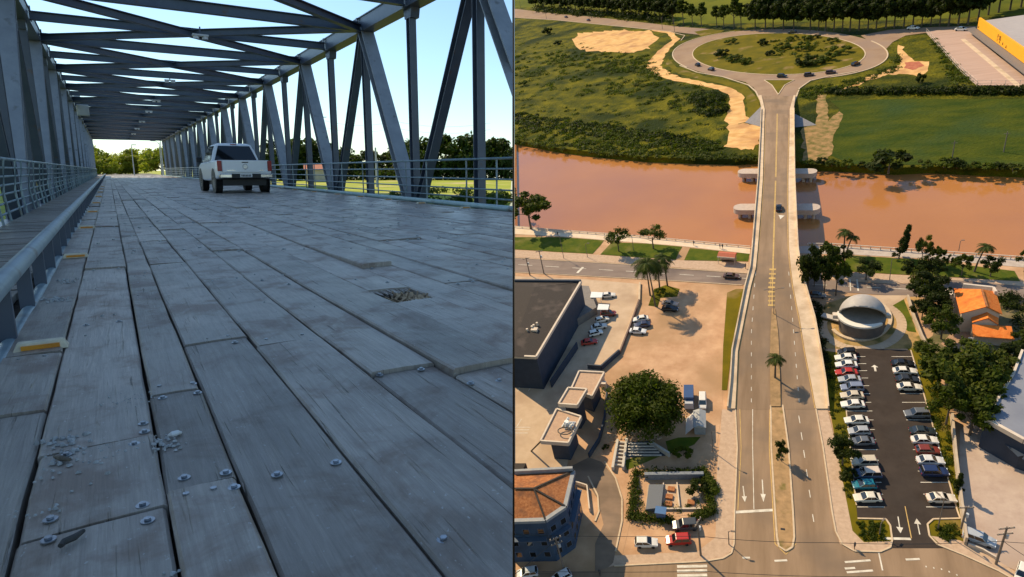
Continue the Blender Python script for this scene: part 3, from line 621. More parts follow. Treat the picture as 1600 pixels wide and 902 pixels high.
mb = MB(); mb.poly(g([(1100, 112), (1135, 122), (1165, 129), (1178, 138), (1186, 152), (1192, 172), (1238, 172), (1241, 158), (1249, 138), (1268, 126), (1310, 118)]), .16); struct('bridge_approach_road', mb, roadr, FR)
sheet('splitter_island', [(1194, 126), (1241, 126), (1226, 134), (1216, 149), (1206, 134)], .25, grassY)
mb = MB()
mb.ribbon(g(isl_), .5, .13, .3, closed=True)
mb.ribbon(g(ell(1219, 86, 168, 40, 60, rad(150), rad(245))), .6, .1, .32); mb.ribbon(g(ell(1219, 86, 168, 40, 60, rad(-32), rad(62))), .6, .1, .32)
mb.ribbon(g([(1062, 103), (1090, 114), (1130, 121), (1152, 128), (1170, 134), (1181, 144), (1188, 158), (1192, 172)]), .6, .1, .36)
mb.ribbon(g([(1340, 112), (1300, 119), (1266, 127), (1249, 139), (1242, 158), (1239, 172)]), .6, .1, .36)
mb.ribbon(g([(1194, 126), (1241, 126), (1226, 134), (1216, 149), (1206, 134)]), .4, .2, .38, closed=True)
mb.ribbon(g([(804, 28), (870, 32), (930, 38), (1000, 45), (1046, 50), (1070, 56), (1064, 64)]), .5, .1, .28)
struct('kerb', mb, kerb, FR)
sheet('embankment_verge', [(1150, 130), (1168, 136), (1180, 150), (1190, 172), (1189, 186), (1165, 190), (1168, 170), (1165, 150), (1130, 132), (1060, 116), (1040, 100), (1044, 92), (1058, 106), (1100, 119)], .08, grassY)
sheet('embankment_verge', [(1252, 140), (1270, 130), (1340, 118), (1390, 100), (1400, 85), (1388, 72), (1420, 60), (1445, 52), (1500, 130), (1300, 148), (1275, 150), (1272, 195), (1246, 190), (1240, 172)], .07, grassA)
for nm, pts in (('slope_slab', [(1164, 192), (1190, 176), (1189, 199)]), ('slope_slab', [(1241, 178), (1276, 196), (1242, 200)])):
    mb = MB(); q = g(pts); mb.add([(*q[0], .15), (*q[1], 3.0 if q[1][0] < 3 else .15), (*q[2], .2)], [(0, 1, 2)]); struct(nm, mb, mat('slab_grey', (.16, .15, .16), (.2, .19, .2), scale=1), FR)
# store forecourt, top right
sheet('forecourt', [(1446, 50), (1462, 48), (1520, 47), (1524, 56), (1562, 90), (1640, 128), (1640, 134), (1526, 134), (1500, 108)], .14, mat('pink_paving', (.40, .27, .21), (.48, .33, .26), scale=.15, stretch=(.3, 3, 1), rough=.9, detail=7))
# near side: riverside park
sheet('promenade', [(790, 355), (804, 354), (880, 361), (1000, 370), (1100, 380), (1172, 387), (1172, 397), (1066, 385), (940, 375), (880, 370), (804, 366)], .05, mat('pale_path', (.62, .47, .33), (.7, .56, .42), scale=.4, rough=.9))
sheet('promenade', [(1243, 385), (1300, 384), (1440, 394), (1640, 407), (1640, 424), (1597, 418), (1440, 404), (1330, 398), (1243, 396)], .05, mat('grey_path', (.40, .33, .28), (.5, .42, .36), scale=.7, rough=.9))
lawn_polys = [[(804, 371), (875, 371), (944, 376), (938, 384), (926, 397), (870, 394), (804, 390)], [(956, 379), (1010, 381), (1066, 386), (1060, 396), (1056, 406), (990, 402), (938, 398)], [(1078, 388), (1171, 397), (1169, 409), (1069, 407)], [(1322, 399), (1440, 406), (1585, 424), (1594, 440), (1500, 434), (1400, 429), (1318, 424)], [(1600, 415), (1640, 420), (1640, 440), (1600, 436)]]
for q in lawn_polys: sheet('lawn', q, .08, grassC)
mb = MB(); mb.poly(g([(790, 403), (804, 404), (990, 415), (1040, 420), (1172, 429), (1300, 438), (1400, 445), (1480, 437), (1640, 452), (1640, 474), (1480, 466), (1420, 464), (1300, 456), (1160, 445), (1030, 437), (900, 430), (804, 425), (790, 425)]), .06); struct('riverside_road', mb, mat('riverside_asphalt', (.20, .15, .125), (.26, .20, .165), scale=.2, stretch=(.4, 2, 1), rough=.85, detail=8, third=((.13, .10, .09), .06, .52, .7)), FR)
mb = MB()
mb.ribbon(g([(804, 403.5), (990, 414.5), (1040, 419), (1172, 428)]), .25, 0, .16); mb.ribbon(g([(804, 426), (900, 431), (1030, 438), (1160, 446)]), .25, 0, .16)
for x in range(0, 24): 
    a = 812 + x * 34; f = lambda X: (414 + (X - 804) * .062) if X < 1240 else 414 + (X - 804) * .068
    if a < 1600 and not 1172 < a < 1250: pass
struct('kerb', mb, kerb, FR)
mb = MB()
for a in range(810, 1160, 42): mb.ribbon(g([(a, 413.5 + (a - 804) * .061), (a + 22, 413.5 + (a + 22 - 804) * .061)]), .2, .085)
for a in range(1270, 1600, 42): mb.ribbon(g([(a, 445 + (a - 1270) * .05), (a + 22, 445 + (a + 22 - 1270) * .05)]), .2, .085)
mb.ribbon(g([(911, 418), (902, 427)]), .8, .085); mb.ribbon(g([(1339, 437), (1341, 455)]), .35, .085); mb.ribbon(g([(1328, 437), (1329, 455)]), .25, .085)
struct('lane_markings', mb, paintw, FR)
sheet('sidewalk', [(804, 391), (926, 398), (1056, 407), (1170, 410), (1170, 427), (990, 413), (804, 402)], .045, pave)
sheet('sidewalk', [(1270, 420), (1318, 425), (1400, 430), (1500, 435), (1640, 443), (1640, 451), (1480, 437), (1400, 444), (1300, 437), (1262, 434)], .045, pave)
# lots on the left
sheet('station_yard', [(804, 432), (905, 436), (1000, 444), (999, 470), (968, 552), (940, 577), (905, 620), (885, 735), (804, 735)], .04, concrete)
sheet('plaza', [(1004, 442), (1155, 452), (1140, 500), (1132, 560), (1128, 640), (1120, 700), (1115, 735), (1120, 800), (985, 815), (972, 870), (945, 870), (972, 800), (950, 735), (945, 690), (985, 600), (972, 555)], .03, dirt)
sheet('verge', [(1136, 458), (1150, 452), (1163, 452), (1152, 500), (1143, 550), (1136, 610), (1128, 610), (1130, 540)], .09, grassY)
sheet('garden_lawn', [(1040, 690), (1060, 684), (1095, 683), (1085, 695), (1062, 705), (1040, 710), (980, 735), (975, 720), (1000, 712), (1045, 710)], .06, grassC)
sheet('palm_bed', [(1013, 478), (1022, 452), (1040, 446), (1062, 452), (1058, 464), (1032, 466), (1028, 480)], .07, grassA)
mb = MB(); mb.poly(g([(880, 735), (920, 715), (940, 722), (962, 748), (972, 780), (972, 815), (958, 880), (930, 905), (930, 850), (943, 820), (934, 780), (918, 755), (895, 750)]), .055); struct('side_street', mb, roadx, FR)
mb = MB(); mb.ribbon(g([(945, 722), (962, 748), (972, 780), (972, 815), (962, 862)]), .3, 0, .2); mb.ribbon(g([(919, 745), (934, 775), (936, 800), (930, 815)]), .3, 0, .2); mb.ribbon(g([(1000, 444), (999, 472), (968, 552)]), .5, 0, .7); struct('kerb', mb, kerb, FR)
# avenue below the bridge
mb = MB(); mb.poly(g([(1149, 640), (1275, 640), (1286, 700), (1300, 800), (1312, 850), (1330, 861), (1380, 863), (1395, 857), (1475, 857), (1505, 868), (1560, 893), (1640, 940), (1640, 1400), (700, 1400), (700, 900), (930, 893), (960, 885), (1100, 879), (1130, 873), (1146, 858), (1148, 800), (1152, 700)]), .06); struct('avenue', mb, roadm, FR)
sheet('sidewalk', [(1128, 640), (1149, 640), (1152, 700), (1148, 800), (1146, 858), (1130, 873), (1100, 878), (960, 884), (930, 892), (930, 870), (1090, 862), (1118, 840), (1120, 735), (1124, 700)], .05, pave)
sheet('sidewalk', [(1275, 640), (1293, 640), (1307, 700), (1322, 780), (1332, 830), (1350, 848), (1392, 846), (1394, 856), (1380, 862), (1330, 860), (1312, 850), (1300, 800), (1286, 700)], .08, pave)
sheet('sidewalk', [(1475, 856), (1455, 838), (1500, 845), (1545, 868), (1620, 915), (1620, 930), (1560, 892), (1505, 867)], .08, pave)
mb = MB()
mb.ribbon(g([(1149, 640), (1152, 700), (1148, 800), (1147, 850), (1143, 865), (1130, 873), (1100, 878), (960, 885)]), .25, 0, .2)
mb.ribbon(g([(1275, 640), (1286, 700), (1300, 800), (1306, 832), (1316, 851), (1335, 862), (1375, 863), (1391, 856), (1394, 845), (1391, 822), (1384, 812), (1340, 811)]), .25, 0, .22)
mb.ribbon(g([(1500, 811), (1458, 812), (1449, 820), (1452, 838), (1465, 852), (1505, 868), (1560, 893), (1620, 927)]), .25, 0, .22)
mb.ribbon(g([(1423, 548), (1440, 605), (1470, 710), (1496, 800), (1500, 811)]), .22, 0, .2); mb.ribbon(g([(1310, 552), (1322, 640), (1338, 790)]), .2, 0, .15)
med = [(1205, 590), (1204, 620), (1205, 700), (1211, 800), (1214, 840), (1217, 855), (1228, 862), (1238, 856), (1241, 840), (1239, 800), (1232, 700), (1221, 620), (1218, 590), (1215, 520), (1212, 482), (1207, 482), (1204, 520)]
mb.ribbon([(*p, 0) for p in g(med[:13])], .3, .05, .24)
struct('kerb', mb, kerb, FR)
sheet('median_strip', med[:13], .18, mat('median_soil', (.42, .26, .13), (.28, .18, .09), scale=.7, rough=1, detail=7, third=((.14, .12, .03), .3, .58, .7)))
# parking lot
sheet('parking_lot', [(1311, 548), (1345, 545), (1423, 548), (1440, 605), (1470, 710), (1496, 800), (1499, 811), (1458, 812), (1449, 820), (1452, 838), (1474, 857), (1394, 857), (1392, 824), (1384, 812), (1340, 811), (1322, 640)], .10, lotm)
sheet('verge', [(1288, 548), (1312, 552), (1322, 640), (1340, 811), (1384, 812), (1391, 824), (1392, 846), (1350, 848), (1332, 830), (1320, 770), (1307, 700), (1293, 620)], .07, grassY)
sheet('verge', [(1418, 545), (1448, 545), (1470, 600), (1488, 670), (1498, 760), (1507, 846), (1465, 848), (1452, 838), (1449, 820), (1458, 812), (1499, 811), (1496, 800), (1470, 710), (1440, 605)], .07, grassY)
lp = MB()
def lx(y): return 1311 + (y - 548) * .108
def rx_(y): return 1423 + (y - 548) * .288 - (0 if y < 700 else 0)
yy = 558.0; k = 0
ys = [558, 569, 580, 591.5, 603.5, 616, 629.5, 643, 657, 672, 687.5, 703.5, 720, 737, 754.5, 773, 793]
for y in ys:
    lp.ribbon(g([(rx_(y) - 33 - (y - 558) * .058, y), (rx_(y) - 1, y)]), .14, .125)
    lp.ribbon(g([(lx(y) + 2, y), (lx(y) + 40 + (y - 558) * .02, y)]), .14, .125)
lp.ribbon(g([(1380, 842), (1423, 843)]), .45, .125)
def arrow(mb, p0, p1, w=.16, hd=.5, z=.125):
    a, b = Vector((*g([p0])[0], 0)), Vector((*g([p1])[0], 0)); d = (b - a).normalized(); n = Vector((-d.y, d.x, 0)); L_ = (b - a).length; c = b - d * min(L_ * .35, 1.8)
    mb.ribbon([a, c], w, z); mb.add([c - n * hd + Vector((0, 0, z + .002)), b + Vector((0, 0, z + .002)), c + n * hd + Vector((0, 0, z + .002))], [(0, 1, 2)])
arrow(lp, (1403, 808), (1407, 834)); arrow(lp, (1437, 836), (1432, 811)); arrow(lp, (1368, 581), (1366, 571), .4, .7)
lp.ribbon(g([(1160, 0 + 0)]) if False else g([(1147, 801), (1208, 797.5)]), .55, .085)
for q in ([(1176, 640), (1176, 700), (1178, 796)],): lp.ribbon(g(q), .13, .085)
arrow(lp, (1161, 760), (1164, 785), .2, .45, .085); arrow(lp, (1191, 750), (1193, 785), .2, .45, .085)
for a in (650, 676, 704, 734, 766, 804): lp.ribbon(g([(1248 + (a - 650) * .14, a), (1249 + (a - 650) * .14 + 1, a + 12)]), .14, .085)
for y in (886, 893, 900): lp.ribbon(g([(1058, y), (1105, y - 1)]), .5, .085)
for q in ([(1320, 879), (1360, 876)], [(1323, 895), (1364, 892)], [(1320, 889), (1336, 888)], [(1415, 875), (1437, 874)], [(1210, 877), (1230, 876)], [(1160, 872), (1172, 872)]): lp.ribbon(g(q), .35, .085)
lp.ribbon(g([(1373, 864), (1379, 892)]), .22, .085)
for x, y in ((1446, 886), (1458, 888), (1470, 890), (1482, 894), (1494, 899)): lp.ribbon(g([(x, y), (x + 2, y)]), .25, .085)
for q in ([(806, 612), (814, 596)], [(822, 612), (833, 596)], [(804, 668), (812, 655)], [(800, 668), (826, 668)], [(800, 672), (824, 672)], [(800, 677), (822, 677)]): lp.ribbon(g([(x + 3, y) for x, y in q]), .15, .06)
struct('road_markings', lp, paintw, FR)
yp = MB(); yp.ribbon(g([(1414, 792), (1424, 842)]), .14, .127)
yp.ribbon(g([(1156, 640), (1158, 700), (1153, 798)]), .12, .087); yp.ribbon(g([(1203, 640), (1202, 700), (1208, 800), (1211, 850), (1228, 867), (1244, 850)]), .14, .087)
struct('yellow_markings', yp, painty, FR)
# sandy lot, right
sheet('sand_lot', [(1500, 672), (1545, 640), (1640, 620), (1640, 915), (1560, 880), (1512, 850), (1498, 740)], .06, mat('pink_sand', (.40, .29, .23), (.50, .38, .30), scale=.4, rough=.95, detail=8, third=((.34, .25, .2), .1, .5, .7)))
sheet('house_yard', jag([(1470, 470), (1640, 480), (1640, 620), (1560, 640), (1500, 640), (1450, 540)]), .05, mat('mottled_yard', (.10, .10, .04), (.24, .17, .10), scale=.3, rough=1, detail=7))  # yard ground mottled dark olive to brown
sheet('brick_path', [(1492, 515), (1516, 512), (1520, 545), (1480, 545), (1470, 538)], .09, mat('brick_path', (.34, .19, .11), (.42, .26, .16), scale=2))
sheet('dome_garden', [(1290, 545), (1278, 500), (1290, 475), (1330, 462), (1395, 462), (1440, 455), (1425, 500), (1448, 545)], .05, mat('ochre_garden', (.50, .30, .12), (.30, .20, .08), scale=.3, rough=1, detail=8, third=((.16, .13, .04), .2, .5, .6)))
sheet('dome_lawn', [(1391, 480), (1412, 468), (1425, 500), (1432, 520), (1418, 518)], .08, grassC)
mb = MB(); P_ = [Vector((*p, 0)) for p in g(ell(1347, 508, 62, 38, 40, rad(-60), rad(190)))]; mb.ribbon(P_, 2.0, .09); struct('ring_path', mb, concrete, FR)
mb = MB(); mb.ribbon(g(ell(1343, 500, 48, 33, 40, rad(-50), rad(150))), .8, .1, .5); struct('garden_kerb', mb, kerb, FR)
sheet('forecourt_path', [(1350, 462), (1420, 462), (1412, 468), (1390, 482), (1375, 480)], .07, concrete)
# black rim where the aerial ground ends
mb = MB(); mb.poly([G(800.4, -80, .3), G(803.8, -80, .3), G(803.8, 1100, .3), G(800.4, 1100, .3)], .3)
bo = struct('border_strip', mb, mat('black_rim', (.002, .002, .002), (.002, .002, .002), rough=1, spec=0), FR)
# ------------------------------------------------ the road bridge: one thing
rows = [(172, 1190, 1195, 1234, 1240, 3.0), (200, 1189, 1194, 1234, 1240, 4.0), (280, 1185, 1192, 1232, 1241, 6.0), (340, 1180, 1188, 1232, 1243.5, 6.0), (390, 1176, 1184, 1233, 1246, 6.0), (420, 1173, 1181, 1236, 1250, 5.8), (450, 1165, 1173, 1240, 1258, 5.2), (500, 1155, 1163, 1250, 1272, 4.0), (550, 1145, 1153, 1258, 1281, 2.6), (600, 1142, 1151, 1268, 1289, 1.0), (640, 1138, 1149, 1275, 1293, .075)]
first = (150, 1186, 1190, 1240, 1243, .6)
rb = thing('road_bridge', 'long concrete road bridge crossing the muddy river to the roundabout', 'bridge', FR, (0, 0, 0))
def row(y):
    R_ = [first] + rows
    for a, b in zip(R_, R_[1:]):
        if a[0] <= y <= b[0]:
            k = (y - a[0]) / (b[0] - a[0]); return [a[i] + (b[i] - a[i]) * k for i in range(6)]
RW = [row(y) for y in [150, 160, 172, 186, 200, 240, 280, 310, 340, 365, 390, 405, 420, 435, 450, 475, 500, 525, 550, 575, 600, 620, 640]]
def dk3(x, y, z): return (*G(x, y, z), z)
mb = MB()
for a, b in zip(RW, RW[1:]): mb.add([dk3(a[2], a[0], a[5]), dk3(a[3], a[0], a[5]), dk3(b[3], b[0], b[5]), dk3(b[2], b[0], b[5])], [(0, 1, 2, 3)])
part('carriageway', mb, roadm, rb)
def edge(i, j, dz0, dz1, name, m, R_=RW):
    mb = MB(); secs = []
    for a in R_:
        z = a[5]; A = G(a[i], a[0], z); B = G(a[j], a[0], z); secs.append([(*A, z + dz0), (*A, z + dz1), (*B, z + dz1), (*B, z + dz0)])
    mb.loft(secs); return part(name, mb, m, rb)
bconc = mat('bridge_concrete', (.56, .42, .28), (.66, .50, .35), scale=.5, rough=.9, detail=7, third=((.44, .31, .2), .2, .5, .7))
edge(1, 2, -.3, .35, 'sidewalk', bconc); edge(3, 4, -.3, .30, 'sidewalk', bconc)
def para(i, sgn, h, w, name):
    secs = []
    for a in RW[2:]:
        z = a[5]; A = G(a[i], a[0], z); secs.append([(A[0], A[1], z - 1.3), (A[0], A[1], z + h), (A[0] + sgn * w, A[1], z + h), (A[0] + sgn * w, A[1], z - 1.3)])
    part(name, MB().loft(secs), bconc, rb)
para(1, -1, .95, .28, 'parapet'); para(4, 1, 1.0, .3, 'parapet')
mb = MB()
for a, b in zip(RW, RW[1:]):
    for q in (a, b): pass
secs = []
for a in RW:
    z = a[5]; A = G(a[1], a[0], z); B = G(a[4], a[0], z); zb = z - 1.5 if 180 < a[0] < 445 else -.1
    secs.append([(A[0] + .3, A[1], min(zb, z - .3)), (A[0] + .3, A[1], z - .12), (B[0] - .3, B[1], z - .12), (B[0] - .3, B[1], min(zb, z - .3))])
part('deck_slab', MB().loft(secs), bconc, rb)
for y in (265, 322, 372, 420, 215):
    a = row(y); z = a[5]; A = G(a[1] + 8, y, z); B = G(a[4] - 6, y, z); zb = -2.6 if 255 < y < 375 else -.1
    part('pier', MB().box((A[0] + B[0]) / 2, (A[1] + B[1]) / 2, (z - 1.4 + zb) / 2, (B[0] - A[0]) * .8, 1.6, z - 1.4 - zb), bconc, rb)
pierc = mat('pier_concrete', (.5, .4, .33), (.42, .33, .27), scale=1)
for xa, xb, y in ((1153, 1277, 267.5), (1146, 1282, 323.5)):
    zt = 1.0; A = Vector((*G(xa, y, zt), 0)); B = Vector((*G(xb, y, zt), 0)); d = (B - A).normalized(); n = Vector((-d.y, d.x, 0)); hw = 2.3 if y < 300 else 2.4; pts = []
    for i in range(11): t = -math.pi / 2 + math.pi * i / 10; pts.append(B - d * hw + d * hw * math.cos(t) + n * hw * math.sin(t))
    for i in range(11): t = math.pi / 2 + math.pi * i / 10; pts.append(A + d * hw + d * hw * math.cos(t) + n * hw * math.sin(t))
    o = part('pier_cap', MB().prism([p[:2] for p in pts], -.7, zt), pierc, rb)
    mb = MB()
    for k in (.08, .2, .32, .45, .6, .72, .84, .93):
        for s2 in (-1, 1): p = A.lerp(B, k) + n * 1.2 * s2; mb.cyl(p.x, p.y, -3, -.7, .5, 10)
    part('pile', mb, pierc, o)
mb = MB(); my = MB()
def ln(mb, xf, ya, yb, w, dash=None, dz=.04):
    y = ya
    while y < yb:
        y2 = min(yb, y + (dash[0] if dash else 12)); p = [dk3(xf(t), t, row(t)[5]) for t in (y, y2)]; mb.ribbon(p, w, dz); y = y2 + (dash[1] if dash else 0)
mid = lambda y: (row(y)[2] + row(y)[3]) / 2 + (0.5 if y < 400 else 0)
ln(my, mid, 178, 478, .22); ln(my, lambda y: mid(y) - (1.2 + max(0, y - 410) * .05), 178, 478, .14)
ln(my, lambda y: row(y)[2] + 1.5, 185, 638, .13); ln(my, lambda y: row(y)[3] - 1.5, 185, 638, .13)
for y in range(420, 480, 7): ln(my, lambda t: mid(t) - 1, y, y + 2.5, 1.6)
ln(mb, lambda y: 1181 + (420 - y) * .07 if y < 520 else 1174, 425, 636, .13, (6, 12)); ln(mb, lambda y: 1232 + (y - 420) * .08, 425, 636, .13, (6, 12))
pp = lambda x, y: dk3(x, y, row(y)[5] + .045)
mb.add([pp(1216, 336), pp(1226, 337), pp(1219, 343), pp(1218, 339)], [(0, 1, 2, 3)])
part('lane_markings', mb, paintw, rb); part('yellow_markings', my, painty, rb)
sheet2 = MB(); 
q = [(x, y) for x, y in ((1206, 483), (1211, 483), (1216, 520), (1218, 560), (1220, 636), (1204, 636), (1203, 560), (1204, 520))]
vs = [(*G(x, y, row(y)[5]), row(y)[5] + .2) for x, y in q]; sheet2.add(vs, [(0, 7, 2, 1), (7, 6, 3, 2), (6, 5, 4, 3)])
sheet2.f = [tuple(reversed(f)) for f in sheet2.f]
part('median', sheet2, bpy.data.materials['median_soil'], rb)
# ================================================ cars
def ang(x, y, x2, y2):
    a, b = G(x, y), G(x2, y2); return math.atan2(b[1] - a[1], b[0] - a[0])
CP = {}
def cpaint(c):
    if c not in CP: CP[c] = mat('car_paint', c, tuple(v * .92 for v in c), rough=.25, scale=1, spec=.5)
    return CP[c]
WHT = (.72, .68, .62); SIL = (.36, .37, .39); GRY = (.12, .13, .15); BLK = (.015, .016, .02); RED = (.42, .03, .02); NVY = (.02, .035, .10); TEA = (.015, .16, .22); BEI = (.55, .47, .36); MAR = (.20, .04, .03); BLU = (.05, .10, .22)
def car_meshes(kind, col):
    L, w, H, belt = {'hatchback': (3.9, .84, 1.46, .92), 'sedan': (4.4, .86, 1.42, .90), 'suv': (4.4, .9, 1.68, 1.02), 'van': (4.6, .9, 1.95, 1.1)}[kind]
    cab0, cab1, t0, t1 = {'hatchback': (-1.85, .95, -1.45, .2), 'sedan': (-1.65, .95, -1.05, .2), 'suv': (-2.05, 1.0, -1.8, .35), 'van': (-2.2, 1.45, -2.1, .8)}[kind]
    h = L / 2; m = cpaint(col); P_ = []
    def sec(x, zb, zt, k): W_ = w * k; return [(x, -W_ * .92, zb), (x, -W_, zb + .15), (x, -W_, zt - .16), (x, -W_ * .9, zt), (x, W_ * .9, zt), (x, W_, zt - .16), (x, W_, zb + .15), (x, W_ * .92, zb)]
    hood = belt - .08
    P_.append(('body', to_mesh('body', MB().loft([sec(-h, .42, belt - .2, .88), sec(-h + .12, .3, belt - .03, .97), sec(-h + .8, .24, belt, 1), sec(0, .22, belt, 1), sec(.9, .22, belt - .02, 1), sec(h - .7, .24, hood, .98), sec(h - .15, .3, hood - .14, .92), sec(h, .4, hood - .24, .8)]), m)))
    g0, g1 = (w * .93, w * .76); zt = H - .05
    def rg_(x0, x1, y, z): return [(x0, -y, z), (x1, -y, z), (x1, y, z), (x0, y, z)]
    P_.append(('window', to_mesh('window', MB().loft([rg_(cab0, cab1, g0, belt - .01), rg_(t0, t1, g1, zt)]), glassd)))
    mb = MB().loft([rg_(t0 - .04, t1 + .05, g1 + .02, zt), rg_(t0 + .08, t1 - .08, g1 - .1, H)])
    for sy in (-1, 1):
        for xa, xb in ((cab0 + .03, t0), (cab1 - .02, t1)): mb.bar((xa, sy * g0, belt), (xb, sy * g1, zt), .07, .06)
        mb.bar(((cab0 + cab1) / 2, sy * (g0 + .01), belt), ((t0 + t1) / 2, sy * (g1 + .01), zt), .05, .08)
    P_.append(('roof', to_mesh('roof', mb, m)))
    for sx in (-1, 1):
        for sy in (-1, 1):
            x = sx * (h - .82); P_.append(('wheel', to_mesh('wheel', MB().tube([(x, sy * (w - .2), .31), (x, sy * (w + .015), .31)], .31, 12), rubber)))
    for sy in (-1, 1):
        P_.append(('headlight', to_mesh('headlight', MB().box(h - .12, sy * w * .66, hood - .22, .2, .3, .12), lens)))
        P_.append(('tail_light', to_mesh('tail_light', MB().box(-h + .03, sy * w * .72, belt - .2, .1, .22, .16), redl)))
    return P_
PROTO = {}
def car(label, kind, col, x, y, hx, hy, group=None, sc=1, roofcol=None, z=.1):   # centre pixel, direction of the bonnet in pixels
    key = (kind, col)
    if key not in PROTO: PROTO[key] = car_meshes(kind, col)
    if (x, y) == (0, 0): loc, rz, fr = (hx, hy, -.7), 0.3, I4
    else: loc, rz, fr = (*G(x, y + 2, z), z), ang(x, y, x + hx, y + hy), FR
    t = thing('parked_car' if group else 'car', label, {'van': 'van'}.get(kind, 'car'), fr, loc, rz, group, sc)
    for n, me in PROTO[key]:
        if n == 'roof' and roofcol: me = me.copy(); me.materials[0] = cpaint(roofcol)
        part(n, me, None, t)
    return t
gL = 'cars parked in the left row of the lot'; gR_ = 'cars parked in the right row of the lot'
for x, y, k, c, lb in ((1323, 551, 'hatchback', BLK, 'black hatchback at the top of the left row, nearest the dome'), (1321, 560, 'sedan', WHT, 'white sedan second in the left row, beside the black hatchback'), (1322, 571, 'sedan', (.70, .69, .66), 'white sedan just above the red car in the left row'), (1322, 583, 'sedan', RED, 'red sedan in the left row of the parking lot'), (1327, 594, 'sedan', SIL, 'pale silver sedan just below the red car'), (1331, 607, 'suv', (.20, .23, .32), 'blue grey car below the pale silver sedan'), (1331, 619, 'sedan', BEI, 'cream sedan below the blue grey car in the left row'), (1332, 633, 'sedan', WHT, 'white sedan above the first empty bay of the left row'), (1338, 658, 'sedan', (.66, .62, .55), 'white sedan below the first empty bay of the left row'), (1342, 675, 'hatchback', SIL, 'silver hatchback above the grey car by the leafy tree'), (1346, 691, 'sedan', GRY, 'grey sedan right of the leafy tree at the lot edge'), (1350, 723, 'suv', BEI, 'beige estate car above the blue car with a pale roof'), (1350, 759, 'hatchback', TEA, 'teal hatchback in the left row'), (1355, 779, 'sedan', (.66, .60, .50), 'cream sedan lowest in the left row')):
    car(lb, k, c, x, y, -20, .3, gL)
car('dark blue car with a pale roof above the teal hatchback', 'suv', (.05, .08, .15), 1354, 742, -20, .3, gL, 1.08, (.6, .5, .42))
for x, y, k, c, lb in ((1410, 569, 'sedan', BLK, 'black sedan at the top of the right row'), (1413, 581, 'sedan', WHT, 'white sedan second from the top of the right row'), (1417, 594, 'sedan', (.03, .032, .036), 'dark grey sedan between two white cars in the right row'), (1420, 606, 'sedan', (.72, .68, .6), 'white sedan above the two empty bays of the right row'), (1432, 648, 'suv', GRY, 'dark grey estate standing alone between empty bays'), (1441, 675, 'sedan', (.025, .035, .04), 'black sedan above the white car beside the maroon car'), (1444, 689, 'sedan', WHT, 'white sedan directly above the maroon car'), (1449, 705, 'hatchback', MAR, 'maroon hatchback in the right row'), (1453, 721, 'sedan', (.62, .60, .58), 'pale sedan between the maroon and the navy car'), (1459, 739, 'suv', NVY, 'navy blue car in the right row'), (1470, 780, 'sedan', (.68, .60, .5), 'cream sedan alone, lowest in the right row')):
    car(lb, k, c, x, y, 20 if k != 'suv' or c == NVY else -20, .3, gR_)
gy = 'cars in the yard beside the dark roofed building'
car('white pickup van at the top of the station yard', 'sedan', WHT, 950, 462, 20, -2, gy)
car('dark red car in the shade of the white awning', 'suv', MAR, 951, 491, 20, -2, gy)
car('white car just below the dark red car in the yard', 'hatchback', WHT, 941, 500, 20, -5, gy)
car('pale hatchback between two white cars in the yard', 'sedan', (.6, .58, .55), 936, 511, 20, -4, gy)
car('white car directly above the red car in the yard', 'hatchback', (.7, .7, .68), 931, 521, 20, -5, gy)
car('bright red sedan lowest in the station yard', 'sedan', RED, 921, 535, 20, -3, gy)
gp_ = 'cars parked on the sandy plaza by the long kerb'
car('white sedan topmost of three on the sandy plaza', 'sedan', WHT, 1001, 499, -20, 3, gp_); car('dark blue sedan between two white sedans on the plaza', 'sedan', (.04, .05, .1), 1004, 508, -20, 2, gp_); car('white sedan lowest of three on the sandy plaza', 'sedan', (.7, .7, .7), 997, 518, 20, 1, gp_)
car('pale car half hidden in the palm shadows', 'sedan', (.45, .33, .26), 1047, 475, 20, 2, gp_); car('dark car among the palm shadows', 'sedan', BLK, 1047, 483, 20, 1, gp_)
car('white compact van beside the great round tree', 'van', WHT, 1098, 629, 0, 20, gp_, .95)
car('white hatchback waiting by the lower kerb', 'hatchback', WHT, 1010, 849, 20, 0, gp_, 1.05); car('red compact suv right of the white hatchback', 'suv', RED, 1060, 845, -20, 1, gp_, 1.0); car('dark grey van parked below the square hedge garden', 'suv', (.06, .065, .07), 1071, 822, -20, 1, gp_, 1.05)
car('silver hatchback parked beside the wall on the pink sand', 'suv', (.4, .42, .45), 1529, 843, 20, 7, gp_)
car('white car cut off at the lower right corner', 'hatchback', WHT, 1597, 898, -6, 20, gp_)
car('pale car under the blue building at the lower left', 'hatchback', (.5, .52, .55), 825, 896, -20, 3, gp_); car('small white car tail at the shaded corner', 'hatchback', (.65, .65, .66), 877, 903, -16, 8, gp_)
gr = 'cars driving round the roundabout'
for x, y, c, hx, hy, lb in ((1090, 101, BLK, -20, -10, 'black car on the left bend of the roundabout'), (1111, 108, (.05, .03, .03), -20, -5, 'dark car following on the left bend'), (1222, 119, BLK, 20, 0, 'dark car at the junction below the island'), (1264, 117, (.06, .04, .04), 20, -2, 'dark car on the lower right of the ring'), (1337, 100, BLK, 20, -8, 'dark car on the right bend of the ring'), (1298, 113, (.10, .05, .04), 20, -2, 'brown car between two dark cars on the lower right ring'), (1238, 50, (.06, .04, .03), -20, 0, 'dark car on the upper arc of the ring'), (920, 31, (.12, .03, .02), 20, 2, 'dark red car on the far road before the grove'), (885, 26, (.10, .03, .02), 20, 2, 'maroon car on the far road, left of the dark red one'), (1427, 44, WHT, 20, 0, 'white car on the exit road of the roundabout'), (1502, 46, WHT, 20, 0, 'white car by the store forecourt entrance')):
    car(lb, 'suv' if c != WHT else 'sedan', c, x, y, hx, hy, gr, 1.35 if c == WHT else 1.1, z=.16)
